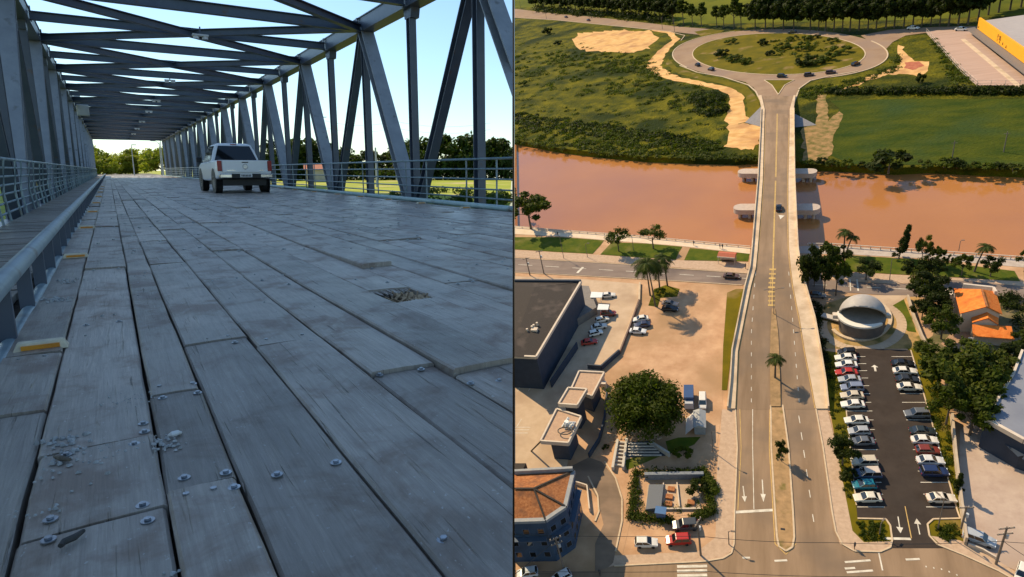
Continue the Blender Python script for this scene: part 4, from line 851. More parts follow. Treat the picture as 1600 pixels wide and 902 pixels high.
car('dark car crossing the bridge above the river', 'sedan', BLK, 1217, 325, 0, -20, None, 1.0, z=6.05)
car('dark car driving on the riverside road just left of the bridge', 'sedan', (.1, .06, .05), 1143, 432, 20, 1, None)
car('grey car on the riverside road under the dark trees', 'sedan', GRY, 1276, 462, 20, 1, None)
for x, y, c, lb in FARCARS: car(lb, 'van' if 'van' in lb else 'sedan', c, 0, 0, x, y, None)
# blue lorry and grey box trailer
t = thing('lorry', 'blue lorry parked under the edge of the great tree', 'lorry', FR, (*G(1077, 628), .04), ang(1077, 628, 1077, 640))
part('cargo_box', MB().box(-.6, 0, 1.7, 4.2, 2.1, 1.9), cpaint((.05, .09, .2)), t, bevel=.05); part('cab', MB().box(2.2, 0, 1.2, 1.3, 2, 1.5, 0, .75, .9), cpaint((.5, .5, .52)), t)
for sx in (-1.8, 2): 
    for sy in (-1, 1): part('wheel', MB().tube([(sx, sy * .75, .42), (sx, sy * 1.05, .42)], .42, 12), rubber, t)
t = thing('box_trailer', 'grey box trailer with pitched roof left of the lamp post', 'trailer', FR, (*G(1094, 668), .04), ang(1094, 668, 1094, 690))
part('box', MB().box(0, 0, 1.3, 4.6, 2.2, 2.2), mat('trailer_grey', (.2, .22, .24), (.28, .29, .3), scale=1, stretch=(6, 1, 1)), t)
part('roof', MB().loft([[(-2.5, -1.3, 2.4), (-2.5, 1.3, 2.4), (-2.5, 0, 3.0)], [(2.5, -1.3, 2.4), (2.5, 1.3, 2.4), (2.5, 0, 3.0)]]), mat('trailer_roof', (.35, .35, .34), (.28, .29, .3), scale=2, stretch=(8, 1, 1)), t)
part('tent_flap', MB().loft([[(-2.3, -1.2, 2.2), (2.3, -1.2, 2.2), (2.3, -1.25, 2.1), (-2.3, -1.25, 2.1)], [(-2.3, -2.9, .1), (2.3, -2.9, .1), (2.3, -2.95, .05), (-2.3, -2.95, .05)]]), white, t)
# ================================================ trees
cg = leafmat('crown_green', (.022, .037, .003), (.068, .085, .006), .5); cdk = leafmat('crown_dark', (.012, .020, .003), (.036, .048, .006), .4); cyg = leafmat('crown_olive', (.035, .050, .006), (.085, .095, .012), .5); cpm = leafmat('frond_green', (.018, .032, .005), (.055, .07, .008), .5); csc = leafmat('scrub_leaf', (.030, .046, .003), (.080, .095, .006), .3)
CM = {'round': [crown_mesh('crown', cg, 3, 2.4, 4.6, 22, 110, .38, 21), crown_mesh('crown', cg, 3, 2.2, 4.4, 20, 110, .38, 22)], 'dark': [crown_mesh('crown', cdk, 3, 2.5, 4.5, 22, 120, .38, 23), crown_mesh('crown', cdk, 3, 2.3, 4.4, 20, 120, .38, 24)],
      'olive': [crown_mesh('crown', cyg, 3, 2.2, 4.4, 22, 110, .38, 25), crown_mesh('crown', cyg, 3, 2.5, 4.5, 20, 100, .38, 26)], 'flat': [crown_mesh('crown', cg, 3, 1.3, 4.6, 20, 80, .36, 27, 'flat'), crown_mesh('crown', cyg, 3, 1.3, 4.6, 18, 70, .36, 28, 'flat')]}
TM = to_mesh('trunk', trunk_mb(3.4, .16, 31, 5, 1.8), bark)
BUSH = [crown_mesh('foliage', csc, 1.6, 1.1, .8, 10, 90, .3, 41), crown_mesh('foliage', cdk, 1.6, 1.1, .8, 10, 90, .3, 42), crown_mesh('foliage', cyg, 1.6, 1.0, .8, 10, 80, .28, 43)]
STM = to_mesh('stem', MB().tube([(0, 0, -.1), (.1, 0, .8)], [.08, .04], 6), bark)
def rtree(label, kind, bx, by, h, rx=None, tilt=0, i=0, group=None, z=0):    # base pixel, height and crown radius in metres
    rx = rx or h * .42; X, Y = G(bx, by, z); s_ = rx / 3.2; sz = h / 6.9
    return tree('tree', label, 'tree', FR, (X, Y, z), CM[kind][i % 2], TM, (s_, s_, sz), i * 1.9, group, tilt)
def bush(label, bx, by, r, i=0, group=None, z=0, hz=1.0):
    X, Y = G(bx, by, z); t = thing('bush', label, 'bush', FR, (X, Y, z), i * 1.3, group, (r / 1.7, r / 1.7, r / 1.7 * hz)); part('stem', STM, None, t); part('foliage', BUSH[i % 3], None, t); return t
def frond_mb(rg, n, L, z, droop=.6, wid=.34):
    mb = MB()
    for i in range(n):
        a = i * 6.283 / n + rg.uniform(-.25, .25); up_ = rg.uniform(.1, 1.0); l = L * rg.uniform(.8, 1.1); pts = []
        for k in range(6):
            u = k / 5; pts.append(Vector((math.cos(a) * l * u, math.sin(a) * l * u, z + l * (up_ * u - droop * 1.6 * u * u))))
        side = Vector((-math.sin(a), math.cos(a), 0)); mb.cr = rg.random()
        for k in range(5):
            p, q = pts[k], pts[k + 1]; 
            for j in range(3):
                c = p.lerp(q, j / 3); w = wid * l * (.35 + .65 * math.sin(math.pi * min(.95, (k + j / 3 + .6) / 6)))
                for sg in (-1, 1):
                    e = c + side * sg * w + (q - p).normalized() * w * .7 - Vector((0, 0, w * .45)); d = (q - p) * .17
                    mb.add([c - d, c + d, e + d * .3], [(0, 1, 2)])
    return mb
PM = [to_mesh('fronds', frond_mb(random.Random(51 + i), 22, 3.0, 0), cpm) for i in range(2)]
def palm(label, bx, by, h, L=3.0, lean=0, az_=0, i=0, group=None, many=False, z=0):
    X, Y = G(bx, by, z); t = thing('palm_tree', label, 'palm tree', FR, (X, Y, z), az_, group)
    part('trunk', MB().tube([(0, 0, -.1), (lean * .25, 0, h * .4), (lean * .6, 0, h * .75), (lean, 0, h)], [.26, .2, .17, .15], 8), bark, t)
    o = part('fronds', PM[i % 2], None, t); o.location = (lean, 0, h); o.scale = (L / 3,) * 3
    return t
g1 = 'trees along the near river bank'
rtree('large dark spreading tree at the left river bank', 'round', 830, 358, 14.0, 8.0, 0, 0, g1); rtree('tree at the far left of the near bank, cut by the frame', 'dark', 800, 340, 12, 5, 0, 1, g1)
rtree('small tree on the lawn left of the cross path', 'flat', 967, 393, 8.5, 3.9, 0, 0, g1); rtree('flat topped olive tree between path and lawn, right of the small tree', 'flat', 1021, 389, 8.5, 4.3, 0, 1, g1)
palm('tall palm leaning at the top of the sandy plaza', 1024, 479, 14, 3.6, -1.0, 0, 0, g1); palm('palm right of the tall leaning palm', 1043, 447, 9.5, 3.1, -.6, 0, 1, g1); palm('palm with drooping fronds left of the tall palm', 1016, 462, 11, 3.6, -.5, 1, 0, g1); palm('slim palm close behind the tall plaza palm', 1031, 453, 8.5, 3.4, -.4, 2, 1, g1)
palm('small palm like tree on the avenue median', 1211, 593, 6.0, 2.0, .1, 0, 0, g1, z=1.0)
rtree('narrow leafy tree in the planted median', 'dark', 1221, 722, 5.5, 1.25, 0, 1, g1)
g2 = 'trees between the road bridge and the dome'
for a in ((1262, 462, 14, 3.6, 'dark', 'dark tree hard against the right side of the bridge'), (1272, 448, 10, 2.4, 'dark', 'small dark tree behind the tree touching the bridge'), (1288, 462, 13, 3.1, 'dark', 'dark tree with a bare trunk above the riverside road'), (1306, 462, 11.5, 3.0, 'round', 'greener tree with a bare trunk left of the dome'), (1311, 424, 7.5, 3.2, 'dark', 'dark round tree below the forked palm'), (1290, 425, 9, 3.2, 'round', 'green tree between the bridge tree and the round one'), (1353, 438, 5.5, 3.3, 'dark', 'low wide dark tree on the lawn behind the dome')): rtree(a[5], a[4], a[0], a[1], a[2], a[3], 0, a[0], g2)
palm('forked palm rising over the dark trees beside the river', 1318, 397, 7.0, 2.1, 0, 0, 0, g2); palm('second head of the forked palm beside the river', 1322, 397, 5.5, 1.9, 1.4, 0, 1, g2)
cc = crown_mesh('crown', cdk, 1.9, 4.6, 5.4, 70, 70, .3, 61, 'cone')
tree('conifer', 'tall leaning conifer on the promenade', 'tree', FR, (*G(1404, 404), 0), cc, TM, (1, 1, 1.0), 0, g2, rad(9))
for a in ((1440, 408, 7.5, 2.2, 'olive', 'olive green tree right of the leaning conifer'), (1425, 440, 6.5, 2.8, 'dark', 'dark tree left of the olive tree, above the road'), (1456, 437, 6.5, 3.0, 'dark', 'dark spreading tree right of the olive tree'), (1462, 418, 6, 1.9, 'round', 'small round tree behind the dark spreading tree'), (1480, 420, 4, 1.1, 'olive', 'thin young tree on the riverside lawn'), (1502, 431, 6, 2.3, 'round', 'round tree left of the leaning palm'), (1547, 433, 6, 2.4, 'dark', 'round dark tree right of the leaning palm'), (1600, 425, 6, 2, 'round', 'tree at the right edge of the riverside lawn')): rtree(a[5], a[4], a[0], a[1], a[2], a[3], 0, a[0], g2)
palm('leaning palm on the right riverside lawn', 1522, 425, 7.2, 2.0, 1.5, 0, 0, g2)
g3 = 'large trees right of the parking lot'
for a in ((1448, 482, 9.5, 4.2, 'dark', 'great dark tree left of the orange roofed house'), (1436, 462, 7, 2.8, 'olive', 'yellowish crown behind the great dark tree'), (1462, 500, 8, 3.6, 'dark', 'dark tree overhanging the house path'), (1440, 500, 6, 2.6, 'dark', 'dark tree beside the dome lawn path'), (1470, 530, 8, 3.6, 'round', 'dark green tree below the house path'), (1464, 604, 9.5, 4.6, 'round', 'broad green tree touching the lot, upper left of its clump'), (1503, 608, 11, 5.2, 'olive', 'olive crowned tree at the top of the big clump'), (1540, 612, 10, 4.4, 'olive', 'olive tree at the right of the big clump'), (1488, 632, 12, 5.2, 'olive', 'green tree in the middle of the big clump'), (1525, 640, 11, 4.8, 'round', 'green tree on the right side of the big clump'), (1478, 664, 10, 3.8, 'round', 'dark tree low in the big clump beside the wall'), (1515, 680, 10, 4.4, 'round', 'tree at the bottom of the big clump, by the warehouse'), (1574, 582, 7, 3.2, 'dark', 'dark tree below the orange lean-to roof'), (1594, 548, 5, 2.4, 'round', 'green tree right of the lean-to roof'), (1440, 560, 5, 2.2, 'olive', 'small olive tree at the top corner of the lot'), (1456, 600, 6, 2.4, 'olive', 'small olive tree on the verge of the lot')): rtree(a[5], a[4], a[0], a[1], a[2], a[3], 0, a[0], g3)
big = crown_mesh('crown', cg, 7.3, 5.2, 6.6, 120, 150, .48, 71); tree('tree', 'great round tree spreading over the sandy plaza', 'tree', FR, (*G(1011, 668), 0), big, to_mesh('trunk', trunk_mb(5, .55, 3, 7, 5), bark))
rtree('leafy tree overhanging the left edge of the parking lot', 'dark', 1316, 728, 6.5, 2.8, 0, 1, g3)
t = thing('cypress', 'slim dark cypress beside the wall of the sand lot', 'tree', FR, (*G(1495, 772), 0)); part('trunk', TM, None, t).scale = (.4, .4, .3); part('crown', crown_mesh('crown', cdk, 1.0, 2.4, 2.6, 30, 60, .24, 62, 'cone'), None, t)
# bushes
gb = 'bushes on the roundabout island'
for i, (x, y, r, lb) in enumerate(((1142, 68, 3.0, 'upper left'), (1128, 88, 4.0, 'left, pale'), (1150, 95, 3.6, 'lower left'), (1166, 99, 3.0, 'below the lower left one'), (1190, 70, 3.2, 'upper left of centre'), (1222, 76, 3.6, 'just left of centre'), (1252, 78, 4.0, 'in the centre'), (1205, 86, 2.6, 'low pale, left of centre'), (1240, 62, 2.8, 'top centre'), (1262, 62, 2.6, 'top, right of centre'), (1275, 60, 2.0, 'top right, small'), (1298, 67, 3.0, 'upper right'), (1312, 84, 4.0, 'largest, right'), (1258, 101, 4.4, 'lower centre'), (1272, 99, 4.4, 'lower, right of centre'), (1288, 96, 4.0, 'lower right'))):
    bush('dark bush on the roundabout island, ' + lb, x, y, r * 1.25, i, gb, z=.2, hz=.7)
clumpstuff_later = True
gc = 'bushes along the far river bank'
bush('great dark bush at the far river bank', 1388, 270, 7.5, 1, gc, hz=.85)
rs = random.Random(9)
HW = ['first', 'second', 'third', 'fourth', 'fifth', 'sixth', 'seventh', 'eighth', 'ninth', 'tenth', 'eleventh', 'twelfth', 'thirteenth', 'fourteenth', 'fifteenth', 'sixteenth', 'seventeenth', 'eighteenth', 'nineteenth', 'twentieth']
for i, (x, y, r) in enumerate(((1262, 258, 2.2), (1283, 256, 2.4), (1300, 260, 2.6), (1322, 262, 3), (1345, 262, 2.2), (1440, 262, 3), (1475, 262, 3.2), (1495, 263, 3.5), (1515, 264, 3.2), (1538, 266, 3), (1558, 266, 2.6), (1582, 268, 2.8))):
    bush('%s bush from the bridge along the right far bank' % HW[i], x, y, r, i, gc, hz=.8)
def clumpstuff(name, m, pts, rad_, per, size, label, z=.3, sq=.5, seed=1):
    C_ = [(*G(x, y), z) for x, y in pts]; me = leaves(name, m, C_, [rad_ * rs.uniform(.6, 1.3) for _ in C_], per, size, seed, sq)
    o = bpy.data.objects.new(name, me); link(o, M=FR.copy()); o['kind'] = 'stuff'; o['label'] = label; return o
pts = [(x, 146 + rs.uniform(-2.5, 3) - (x - 1300) * .002) for x in range(1296, 1640, 4)]
clumpstuff('hedgerow', cdk, pts, 2.6, 60, .8, 'dark hedgerow along the upper edge of the green field', 1.2, .7)
def scat(n, poly):
    xs = [p[0] for p in poly]; ys = [p[1] for p in poly]; o = []
    while len(o) < n:
        x, y = rs.uniform(min(xs), max(xs)), rs.uniform(min(ys), max(ys)); c = False
        for (x1, y1), (x2, y2) in zip(poly, poly[1:] + poly[:1]):
            if (y1 > y) != (y2 > y) and x < (x2 - x1) * (y - y1) / (y2 - y1) + x1: c = not c
        if c: o.append((x, y))
    return o
pts = scat(210, [(804, 78), (900, 82), (1010, 86), (1018, 100), (1035, 124), (1128, 143), (1128, 180), (1060, 175), (960, 150), (880, 150), (804, 118)]) + scat(230, [(804, 178), (900, 188), (1000, 205), (1130, 222), (1130, 246), (1000, 240), (870, 228), (804, 214)]) + scat(90, [(870, 78), (1015, 92), (1030, 118), (940, 112), (860, 100)])
clumpstuff('scrub', csc, pts, 2.6, 75, .7, 'dark green scrub spreading over the riverside marsh', .3, .45, 2)
pts = scat(160, [(804, 40), (900, 60), (1010, 90), (1128, 145), (1128, 225), (1000, 200), (804, 170)]); clumpstuff('tall_grass', cyg, pts, 2.4, 45, .7, 'olive tufts of tall grass over the riverside marsh', .0, .3, 15)
pts = scat(150, [(804, 222), (870, 233), (1000, 246), (1185, 250), (1185, 243), (1000, 238), (870, 226), (804, 215)]); clumpstuff('reeds', cyg, pts, 1.6, 50, .6, 'low reeds edging the left far bank', .1, .5, 3)
clumpstuff('scrub', cdk, scat(45, [(1085, 140), (1128, 146), (1135, 175), (1100, 185), (1075, 165)]), 3, 70, .8, 'dense dark scrub beside the dirt track', .8, .7, 4)
bush('dark round bush high on the left meadow', 856, 54, 5.2, 1, gc); bush('smaller dark bush below the round meadow bush', 872, 70, 4, 1, gc, hz=.7); bush('bush near the left frame edge of the meadow', 818, 134, 3, 0, gc); bush('small lone conifer shaped bush on the right verge', 1438, 131, 2.4, 1, gc, hz=1.6)
clumpstuff('verge_grass', csc, scat(70, [(1450, 60), (1462, 62), (1520, 132), (1490, 132)]), 1.8, 45, .6, 'rough grass beside the forecourt fence', .2, .4, 5)
clumpstuff('verge_grass', csc, scat(110, [(1250, 140), (1340, 124), (1395, 104), (1400, 84), (1410, 90), (1400, 112), (1330, 135), (1290, 144), (1262, 165)]), 1.8, 45, .6, 'rough green verge round the right of the ring road', .2, .4, 6)
clumpstuff('reed_band', cdk, scat(170, [(804, 176), (870, 182), (960, 196), (1060, 212), (1110, 224), (1100, 234), (1000, 222), (880, 208), (804, 204)]), 2.4, 60, .8, 'dark band of reeds behind the left far bank', .2, .4, 16)
clumpstuff('island_plants', csc, scat(26, [(1120, 84), (1160, 92), (1172, 102), (1130, 98)]) + scat(34, [(1185, 66), (1290, 60), (1310, 80), (1270, 92), (1200, 88)]) + scat(20, [(1245, 98), (1295, 92), (1300, 98), (1248, 105)]), 2.4, 60, .7, 'low shrubs filling between the island bushes', .3, .5, 17)
# far trees above the ring
gt = 'row of tall trees beyond the roundabout'
tt = [crown_mesh('crown', cdk, 6.4, 6.6, 11.0, 48, 90, 1.0, 81), crown_mesh('crown', cdk, 5.6, 7.0, 11.2, 44, 90, 1.0, 82), crown_mesh('crown', cg, 4.2, 5.2, 13, 26, 70, .95, 83)]
tm = to_mesh('trunk', trunk_mb(9.5, .35, 91, 6, 3.4), bark)
seen = 0
xs = [(1052, 38, 1, 1.0), (1068, 40, 2, .95), (1082, 40, 2, .8), (1096, 42, 2, .85), (1120, 43, 2, .75), (1131, 44, 2, .8), (1147, 45, 2, 1.05), (1158, 45, 2, .85), (1180, 46, 1, 1.0), (1196, 46, 0, 1.1), (1208, 46, 1, 1.0), (1224, 47, 0, 1.1), (1240, 47, 0, 1.05), (1266, 48, 0, 1.05), (1279, 48, 1, .95), (1290, 49, 1, 1.1), (1303, 49, 0, 1.05), (1316, 49, 2, 1.0), (1328, 49, 1, 1.1), (1342, 48, 1, 1.0), (1356, 47, 0, 1.0), (1369, 46, 0, .95), (1384, 45, 1, 1.05), (1397, 44, 0, 1.05), (1412, 43, 0, 1.0), (1426, 42, 1, 1.0), (1440, 41, 0, .85), (1454, 41, 0, .8), (1468, 41, 1, .9), (1482, 41, 0, 1.1), (1497, 40, 0, 1.15), (1512, 39, 0, 1.15), (1528, 32, 1, 1.1), (1544, 24, 0, 1.1), (1560, 20, 1, 1.1), (1578, 16, 0, 1.1), (1595, 12, 1, 1.1), (1612, 10, 0, 1.1)]
NUM = HW + ['twenty-first', 'twenty-second', 'twenty-third', 'twenty-fourth', 'twenty-fifth', 'twenty-sixth', 'twenty-seventh', 'twenty-eighth', 'twenty-ninth', 'thirtieth', 'thirty-first', 'thirty-second', 'thirty-third', 'thirty-fourth', 'thirty-fifth', 'thirty-sixth', 'thirty-seventh', 'thirty-eighth', 'thirty-ninth', 'fortieth']
for i, (x, y, k, s_) in enumerate(xs):
    kd = ('broad dark', 'tall dark', 'thin open crowned')[k]; s_ *= 1.06
    tree('tall_tree', '%s tree, %s from the left in the row beyond the ring' % (kd, NUM[i]), 'tree', FR, (*G(x, y), 0), tt[k], tm, (s_, s_, s_ * .98), i * 2.1, gt)
gq = 'dark grove beyond the far road'
for i in range(34):
    x = 838 + (i % 17) * 12.4 + (i // 17) * 6; y = (17 if i < 17 else 4) + (x - 838) * .085 - (3 if i < 17 else 4)
    tree('tall_tree', 'dark tree in the far grove, %s from the left in its %s line' % (HW[i % 17], 'front' if i < 17 else 'back'), 'tree', FR, (*G(x, y), 0), tt[i % 2], tm, (1.15, 1.15, 1.0), i * 2.3, gq)
clumpstuff('grove_undergrowth', cdk, [(836 + k * 2.2, 20 + k * .19 - rs.uniform(0, 9)) for k in range(98)], 4.5, 60, 1.1, 'dark undergrowth filling the far grove', 2, .8, 14)
# garden square
gh = clumpstuff('hedge', cg, [(x + rs.uniform(-2, 2), y + rs.uniform(-2, 2)) for a, b in (((996, 742), (1100, 738)), ((1100, 738), (1113, 800)), ((1113, 800), (1082, 812)), ((994, 742), (986, 808)), ((986, 808), (1050, 816)), ((1102, 745), (1118, 770))) for k in range(16) for x, y in [(a[0] + (b[0] - a[0]) * k / 15, a[1] + (b[1] - a[1]) * k / 15)]], 1.15, 90, .3, 'leafy hedge enclosing the square garden', .6, .7, 7)
o = gh
clumpstuff('verge_plants', cyg, scat(70, [(1292, 560), (1308, 560), (1330, 780), (1318, 770), (1300, 660)]), .6, 50, .22, 'dry plants on the verge left of the lot', .2, .5, 8)
clumpstuff('verge_plants', csc, scat(60, [(1440, 600), (1465, 600), (1490, 700), (1500, 800), (1480, 730)]), .7, 50, .22, 'plants on the verge right of the lot', .3, .5, 9)
clumpstuff('corner_plants', cg, scat(24, [(1335, 815), (1382, 815), (1388, 842), (1350, 845)]) + scat(16, [(1465, 825), (1496, 820), (1500, 842), (1470, 845)]), .6, 60, .25, 'low plants in the corner beds of the lot entrance', .3, .5, 10)
clumpstuff('side_scrub', cdk, scat(60, [(1262, 470), (1285, 480), (1290, 545), (1300, 590), (1292, 600), (1275, 520)]), 1.1, 60, .3, 'dark scrub under the right side of the bridge ramp', .3, .5, 11)
clumpstuff('yard_bushes', cdk, scat(40, [(1560, 462), (1640, 468), (1640, 490), (1565, 488)]) + scat(20, [(1585, 495), (1640, 500), (1640, 560), (1596, 540)]), 1.5, 70, .35, 'dark bushes behind and beside the orange roofed house', .7, .7, 12)
bush('low round shrub by the grass terrace', 1068, 712, 1.9, 0, gc); bush('small bush in the palm shadows', 1032, 458, 1.5, 0, gc); bush('dark bush below the leafy lot tree', 1326, 750, 1.8, 1, gc); bush('green bush at the foot of the station steps', 947, 702, .9, 1, gc); bush('round clipped bush in the median planter', 1218, 716, .8, 2, gc)
clumpstuff('garden_plants', csc, [(1030, 762), (1044, 790), (1060, 798), (1075, 792), (1090, 786), (1000, 770), (1000, 785), (1002, 795)], .9, 60, .25, 'small plants inside the square garden', .3, .5, 13)
bush('big shadowy bush in the right corner of the square garden', 1090, 770, 2.2, 1, gc)
# ================================================ buildings, right place
roofg = mat('grey_corrugated_roof', (.045, .037, .033), (.07, .06, .054), scale=3, stretch=(1, 8, 1), rough=.85, third=((.10, .08, .07), .25, .55, .7)); wallb = mat('dark_blue_wall', (.022, .035, .06), (.03, .045, .075), scale=.6, rough=.8)
rimc = mat('pale_rim', (.62, .52, .42), (.55, .45, .36), scale=1, rough=.8); tilec = mat('terracotta_tiles', (.26, .095, .04), (.44, .19, .08), scale=2.2, rough=.9, detail=8, third=((.2, .09, .05), .5, .5, .7), bump=.05, bscale=3)
tileo = mat('orange_tiles', (.66, .16, .03), (.78, .24, .05), scale=1.2, rough=.85, detail=6, third=((.5, .13, .03), .6, .55, .7), bump=.06, bscale=3); gravel_ = mat('roof_gravel', (.50, .34, .23), (.42, .28, .2), scale=2, rough=1)
def blk(mb, px, z0, z1, zt=None): return mb.prism(g(px, zt if zt is not None else z1), z0, z1)
# dark roofed building at the left
t = thing('warehouse', 'large dark roofed building at the left edge above the station', 'building', FR, (0, 0, 0))
zr = 10.0; rp_ = [(760, 440), (908, 441), (838, 559), (760, 556)]
part('wall', MB().prism(g(rp_, zr), 0, zr - .25), wallb, t)
q = g(rp_, zr); A, B, C, D = (Vector((*p, zr)) for p in q); ra, rb2 = Vector((*G(835, 449, zr + 1.1), zr + 1.1)), Vector((*G(795, 557, zr + 1.1), zr + 1.1))
mb = MB(); mb.add([ra, B + Vector((0, 0, -.1)), C + Vector((0, 0, -.1)), rb2], [(0, 3, 2, 1)]); mb.add([A, ra, rb2, D], [(0, 3, 2, 1)]); mb.add([A, B, ra], [(0, 1, 2)]); mb.add([C, D, rb2], [(0, 1, 2)])
part('roof', mb, roofg, t)
mb = MB(); mb.ribbon([B, C, D], .5, -.3, .45); part('roof_rim', mb, rimc, t)
mb = MB(); mb.ribbon([A, B], .6, -.3, .7); part('roof_parapet', mb, wallb, t)
mb = MB(); c_ = G(832, 515, zr + .4)
for dx, dy in ((0, 0), (.9, 1.5), (-.9, -1.2), (.3, .6)): mb.cyl(c_[0] + dx, c_[1] + dy, zr - .2, zr + 1.5, .28, 10)
mb.box(c_[0] + .8, c_[1] - .6, zr + .6, 1.6, 1.2, 1.0); part('roof_vents', mb, rimc, t)
mb = MB(); blk(mb, [(905, 446), (920, 447), (932, 480), (900, 500)], 0, 2.4, 2.4); part('annex', mb, mat('annex_grey', (.2, .17, .15), (.15, .13, .12), scale=1), t)
mb = MB(); a_, b_ = Vector((*G(903, 545), 0)), Vector((*G(862, 606), 0)); mb.ribbon([a_, b_], .25, 0, 2.2); part('side_wall', mb, wallb, t)
for xa, ya, xb, yb, lb in ((924, 456, 942, 465, 'white awning over the pickup van in the yard'), (935, 475, 952, 484, 'white awning over the dark red car')):
    t = thing('awning', lb, 'awning', FR, (0, 0, 0)); mb = MB(); blk(mb, [(xa, ya), (xb, ya + 1), (xb - 2, yb), (xa - 2, yb)], 2.6, 2.72); part('canopy', mb, white, t)
    for px_, py_ in ((xa + 2, ya + 1), (xb - 4, yb - 1)): p = G(px_, py_, 2.6); part('post', MB().cyl(p[0], p[1], 0, 2.6, .06, 6), white, t)
# filling station roofs
t = thing('filling_station', 'three stepped flat roofs with pale rims beside the great tree', 'building', FR, (0, 0, 0))
for i, (px_, z) in enumerate((([(905, 581), (944, 583), (925, 620), (893, 608)], 6.4), ([(888, 607), (917, 609), (902, 634), (873, 632)], 8.0), ([(870, 640), (908, 652), (888, 693), (845, 690)], 6.8))):
    mb = MB(); blk(mb, px_, z - .6, z); rf = part('flat_roof', mb, gravel_, t); q = [Vector((*p, z)) for p in g(px_, z)]; mb = MB(); mb.ribbon(q, .35, -.62, .35, closed=True); part('rim', mb, rimc, rf)
    c_ = sum(q, Vector()) / 4; sc_ = .62
    part('wall', MB().prism([(c_ + (p - c_) * sc_)[:2] for p in q], 0, z - .6), wallb, t)
c_ = G(886, 668, 7.0); mb = MB(); mb.tube([(c_[0] + 1.5 * math.cos(a), c_[1] + 1.0 * math.sin(a) - 1.5, 7.5) for a in [i * .524 for i in range(13)]], .12, 6); part('ring_antenna', mb, black, t)
mb = MB(); 
for i in range(9): a = rs.uniform(0, 3); mb.bar((c_[0] + rs.uniform(-1.2, 1.6), c_[1] + rs.uniform(-.4, 2), 6.9), (c_[0] + rs.uniform(-1.2, 1.6), c_[1] + rs.uniform(-.4, 2), 8.0), .22, .4)
mb.tube([(c_[0] - .2, c_[1] + .8, 6.9), (c_[0] - .2, c_[1] + .8, 7.9)], [.7, .5], 12); part('roof_equipment', mb, white, t)
mb = MB(); p = G(830, 705); p2 = G(845, 690, 6.3); mb.tube([(*p, 0), (p2[0], p2[1], 6.3)], .18, 6); part('prop', mb, black, t)
t = thing('retaining_wall', 'dark edged wedge wall between yard and great tree', 'wall', FR, (0, 0, 0)); mb = MB(); mb.ribbon([Vector((*G(x, y), 0)) for x, y in ((968, 553), (940, 578), (919, 576))], .4, 0, 1.4); part('wall', mb, wallb, t)
mb = MB(); mb.ribbon([Vector((*G(x, y), 0)) for x, y in ((999, 472), (985, 512), (969, 553))], .35, 0, 1.0); solo('boundary_wall', 'low dark boundary wall between yard and sandy plaza', 'wall', FR, (0, 0, 0), mb, mat('brown_wall', (.14, .08, .06), (.2, .12, .09), scale=1))
mb = MB(); mb.ribbon([Vector((*G(x, y), 0)) for x, y in ((949, 615), (945, 660), (937, 690), (921, 715))], .35, 0, 1.2); solo('boundary_wall', 'curved wall right of the filling station', 'wall', FR, (0, 0, 0), mb, wallb)
# blue house, lower left
bfr = mat('blue_frame', (.07, .10, .16), (.09, .12, .19))
t = thing('corner_building', 'blue walled corner building with terracotta tiled roof', 'building', FR, (0, 0, 0))
ev = 11.5; E_ = [(760, 744), (896, 737), (883, 792), (852, 813), (760, 816)]; q = g(E_, ev)
part('wall', MB().prism(q, 0, ev), mat('blue_plaster', (.028, .055, .105), (.04, .075, .135), scale=.5, rough=.8, third=((.022, .04, .075), .4, .5, .7)), t)
V_ = [Vector((*p, ev + .15)) for p in q]; r1 = Vector((*G(790, 764, ev + 1.9), ev + 1.9)); r2_ = Vector((*G(834, 764, ev + 1.9), ev + 1.9))
ctr = sum(V_, Vector()) / 5; Vi = [ctr + (v - ctr) * 1.0 for v in V_]
mb = MB(); mb.add(Vi + [r1, r2_], [(0, 5, 6, 1), (1, 6, 2), (2, 6, 3), (3, 6, 5, 4), (4, 5, 0)]); mb.f = [tuple(reversed(f)) for f in mb.f]
rf = part('roof', mb, tilec, t)
mb = MB(); mb.ribbon([r1, r2_, Vi[1]], .3, .02, .2); mb.ribbon([r2_, Vi[2]], .3, .02, .2); mb.ribbon([r2_, Vi[3]], .3, .02, .2); part('ridge_tiles', mb, roofg, rf)
mb = MB(); mb.ribbon([V_[0], V_[1]], .5, -.2, 1.0); mb.ribbon([V_[1], V_[2], V_[3], V_[4]], .7, -.5, .12); part('cornice', mb, mat('cornice', (.22, .24, .28), (.3, .3, .3), scale=1), t)
for (a, b, n) in ((3, 4, 4), (2, 3, 2), (1, 2, 4)):
    p0, p1 = Vector((*q[a], 0)), Vector((*q[b], 0)); d = (p1 - p0); nn = Vector((-d.y, d.x, 0)).normalized()
    if nn.dot(p0 - ctr) < 0: nn = -nn
    for k in range(n):
        for z in (8.6, 5.4, 2.2):
            c_ = p0 + d * ((k + .5) / n) + nn * .03; w_ = part('window', MB().box(c_.x, c_.y, z, 1.25, .12, 1.5, math.atan2(d.y, d.x)), bfr, t); c2 = c_ + nn * .06; part('pane', MB().box(c2.x, c2.y, z, 1.0, .06, 1.25, math.atan2(d.y, d.x)), glassd, w_)
    c_ = (p0 + p1) / 2 + nn * .5; part('balcony', MB().box(c_.x, c_.y, 7.0, d.length * .9, .9, .2, math.atan2(d.y, d.x)), mat('balcony', (.05, .08, .13), (.06, .09, .14)), t)
mb = MB(); mb.ribbon([Vector((*G(x, y), 0)) for x, y in ((900, 757), (918, 763), (922, 800))], .25, 0, 1.0); solo('garden_wall', 'low pale wall enclosing the paved corner by the blue building', 'wall', FR, (0, 0, 0), mb, rimc)
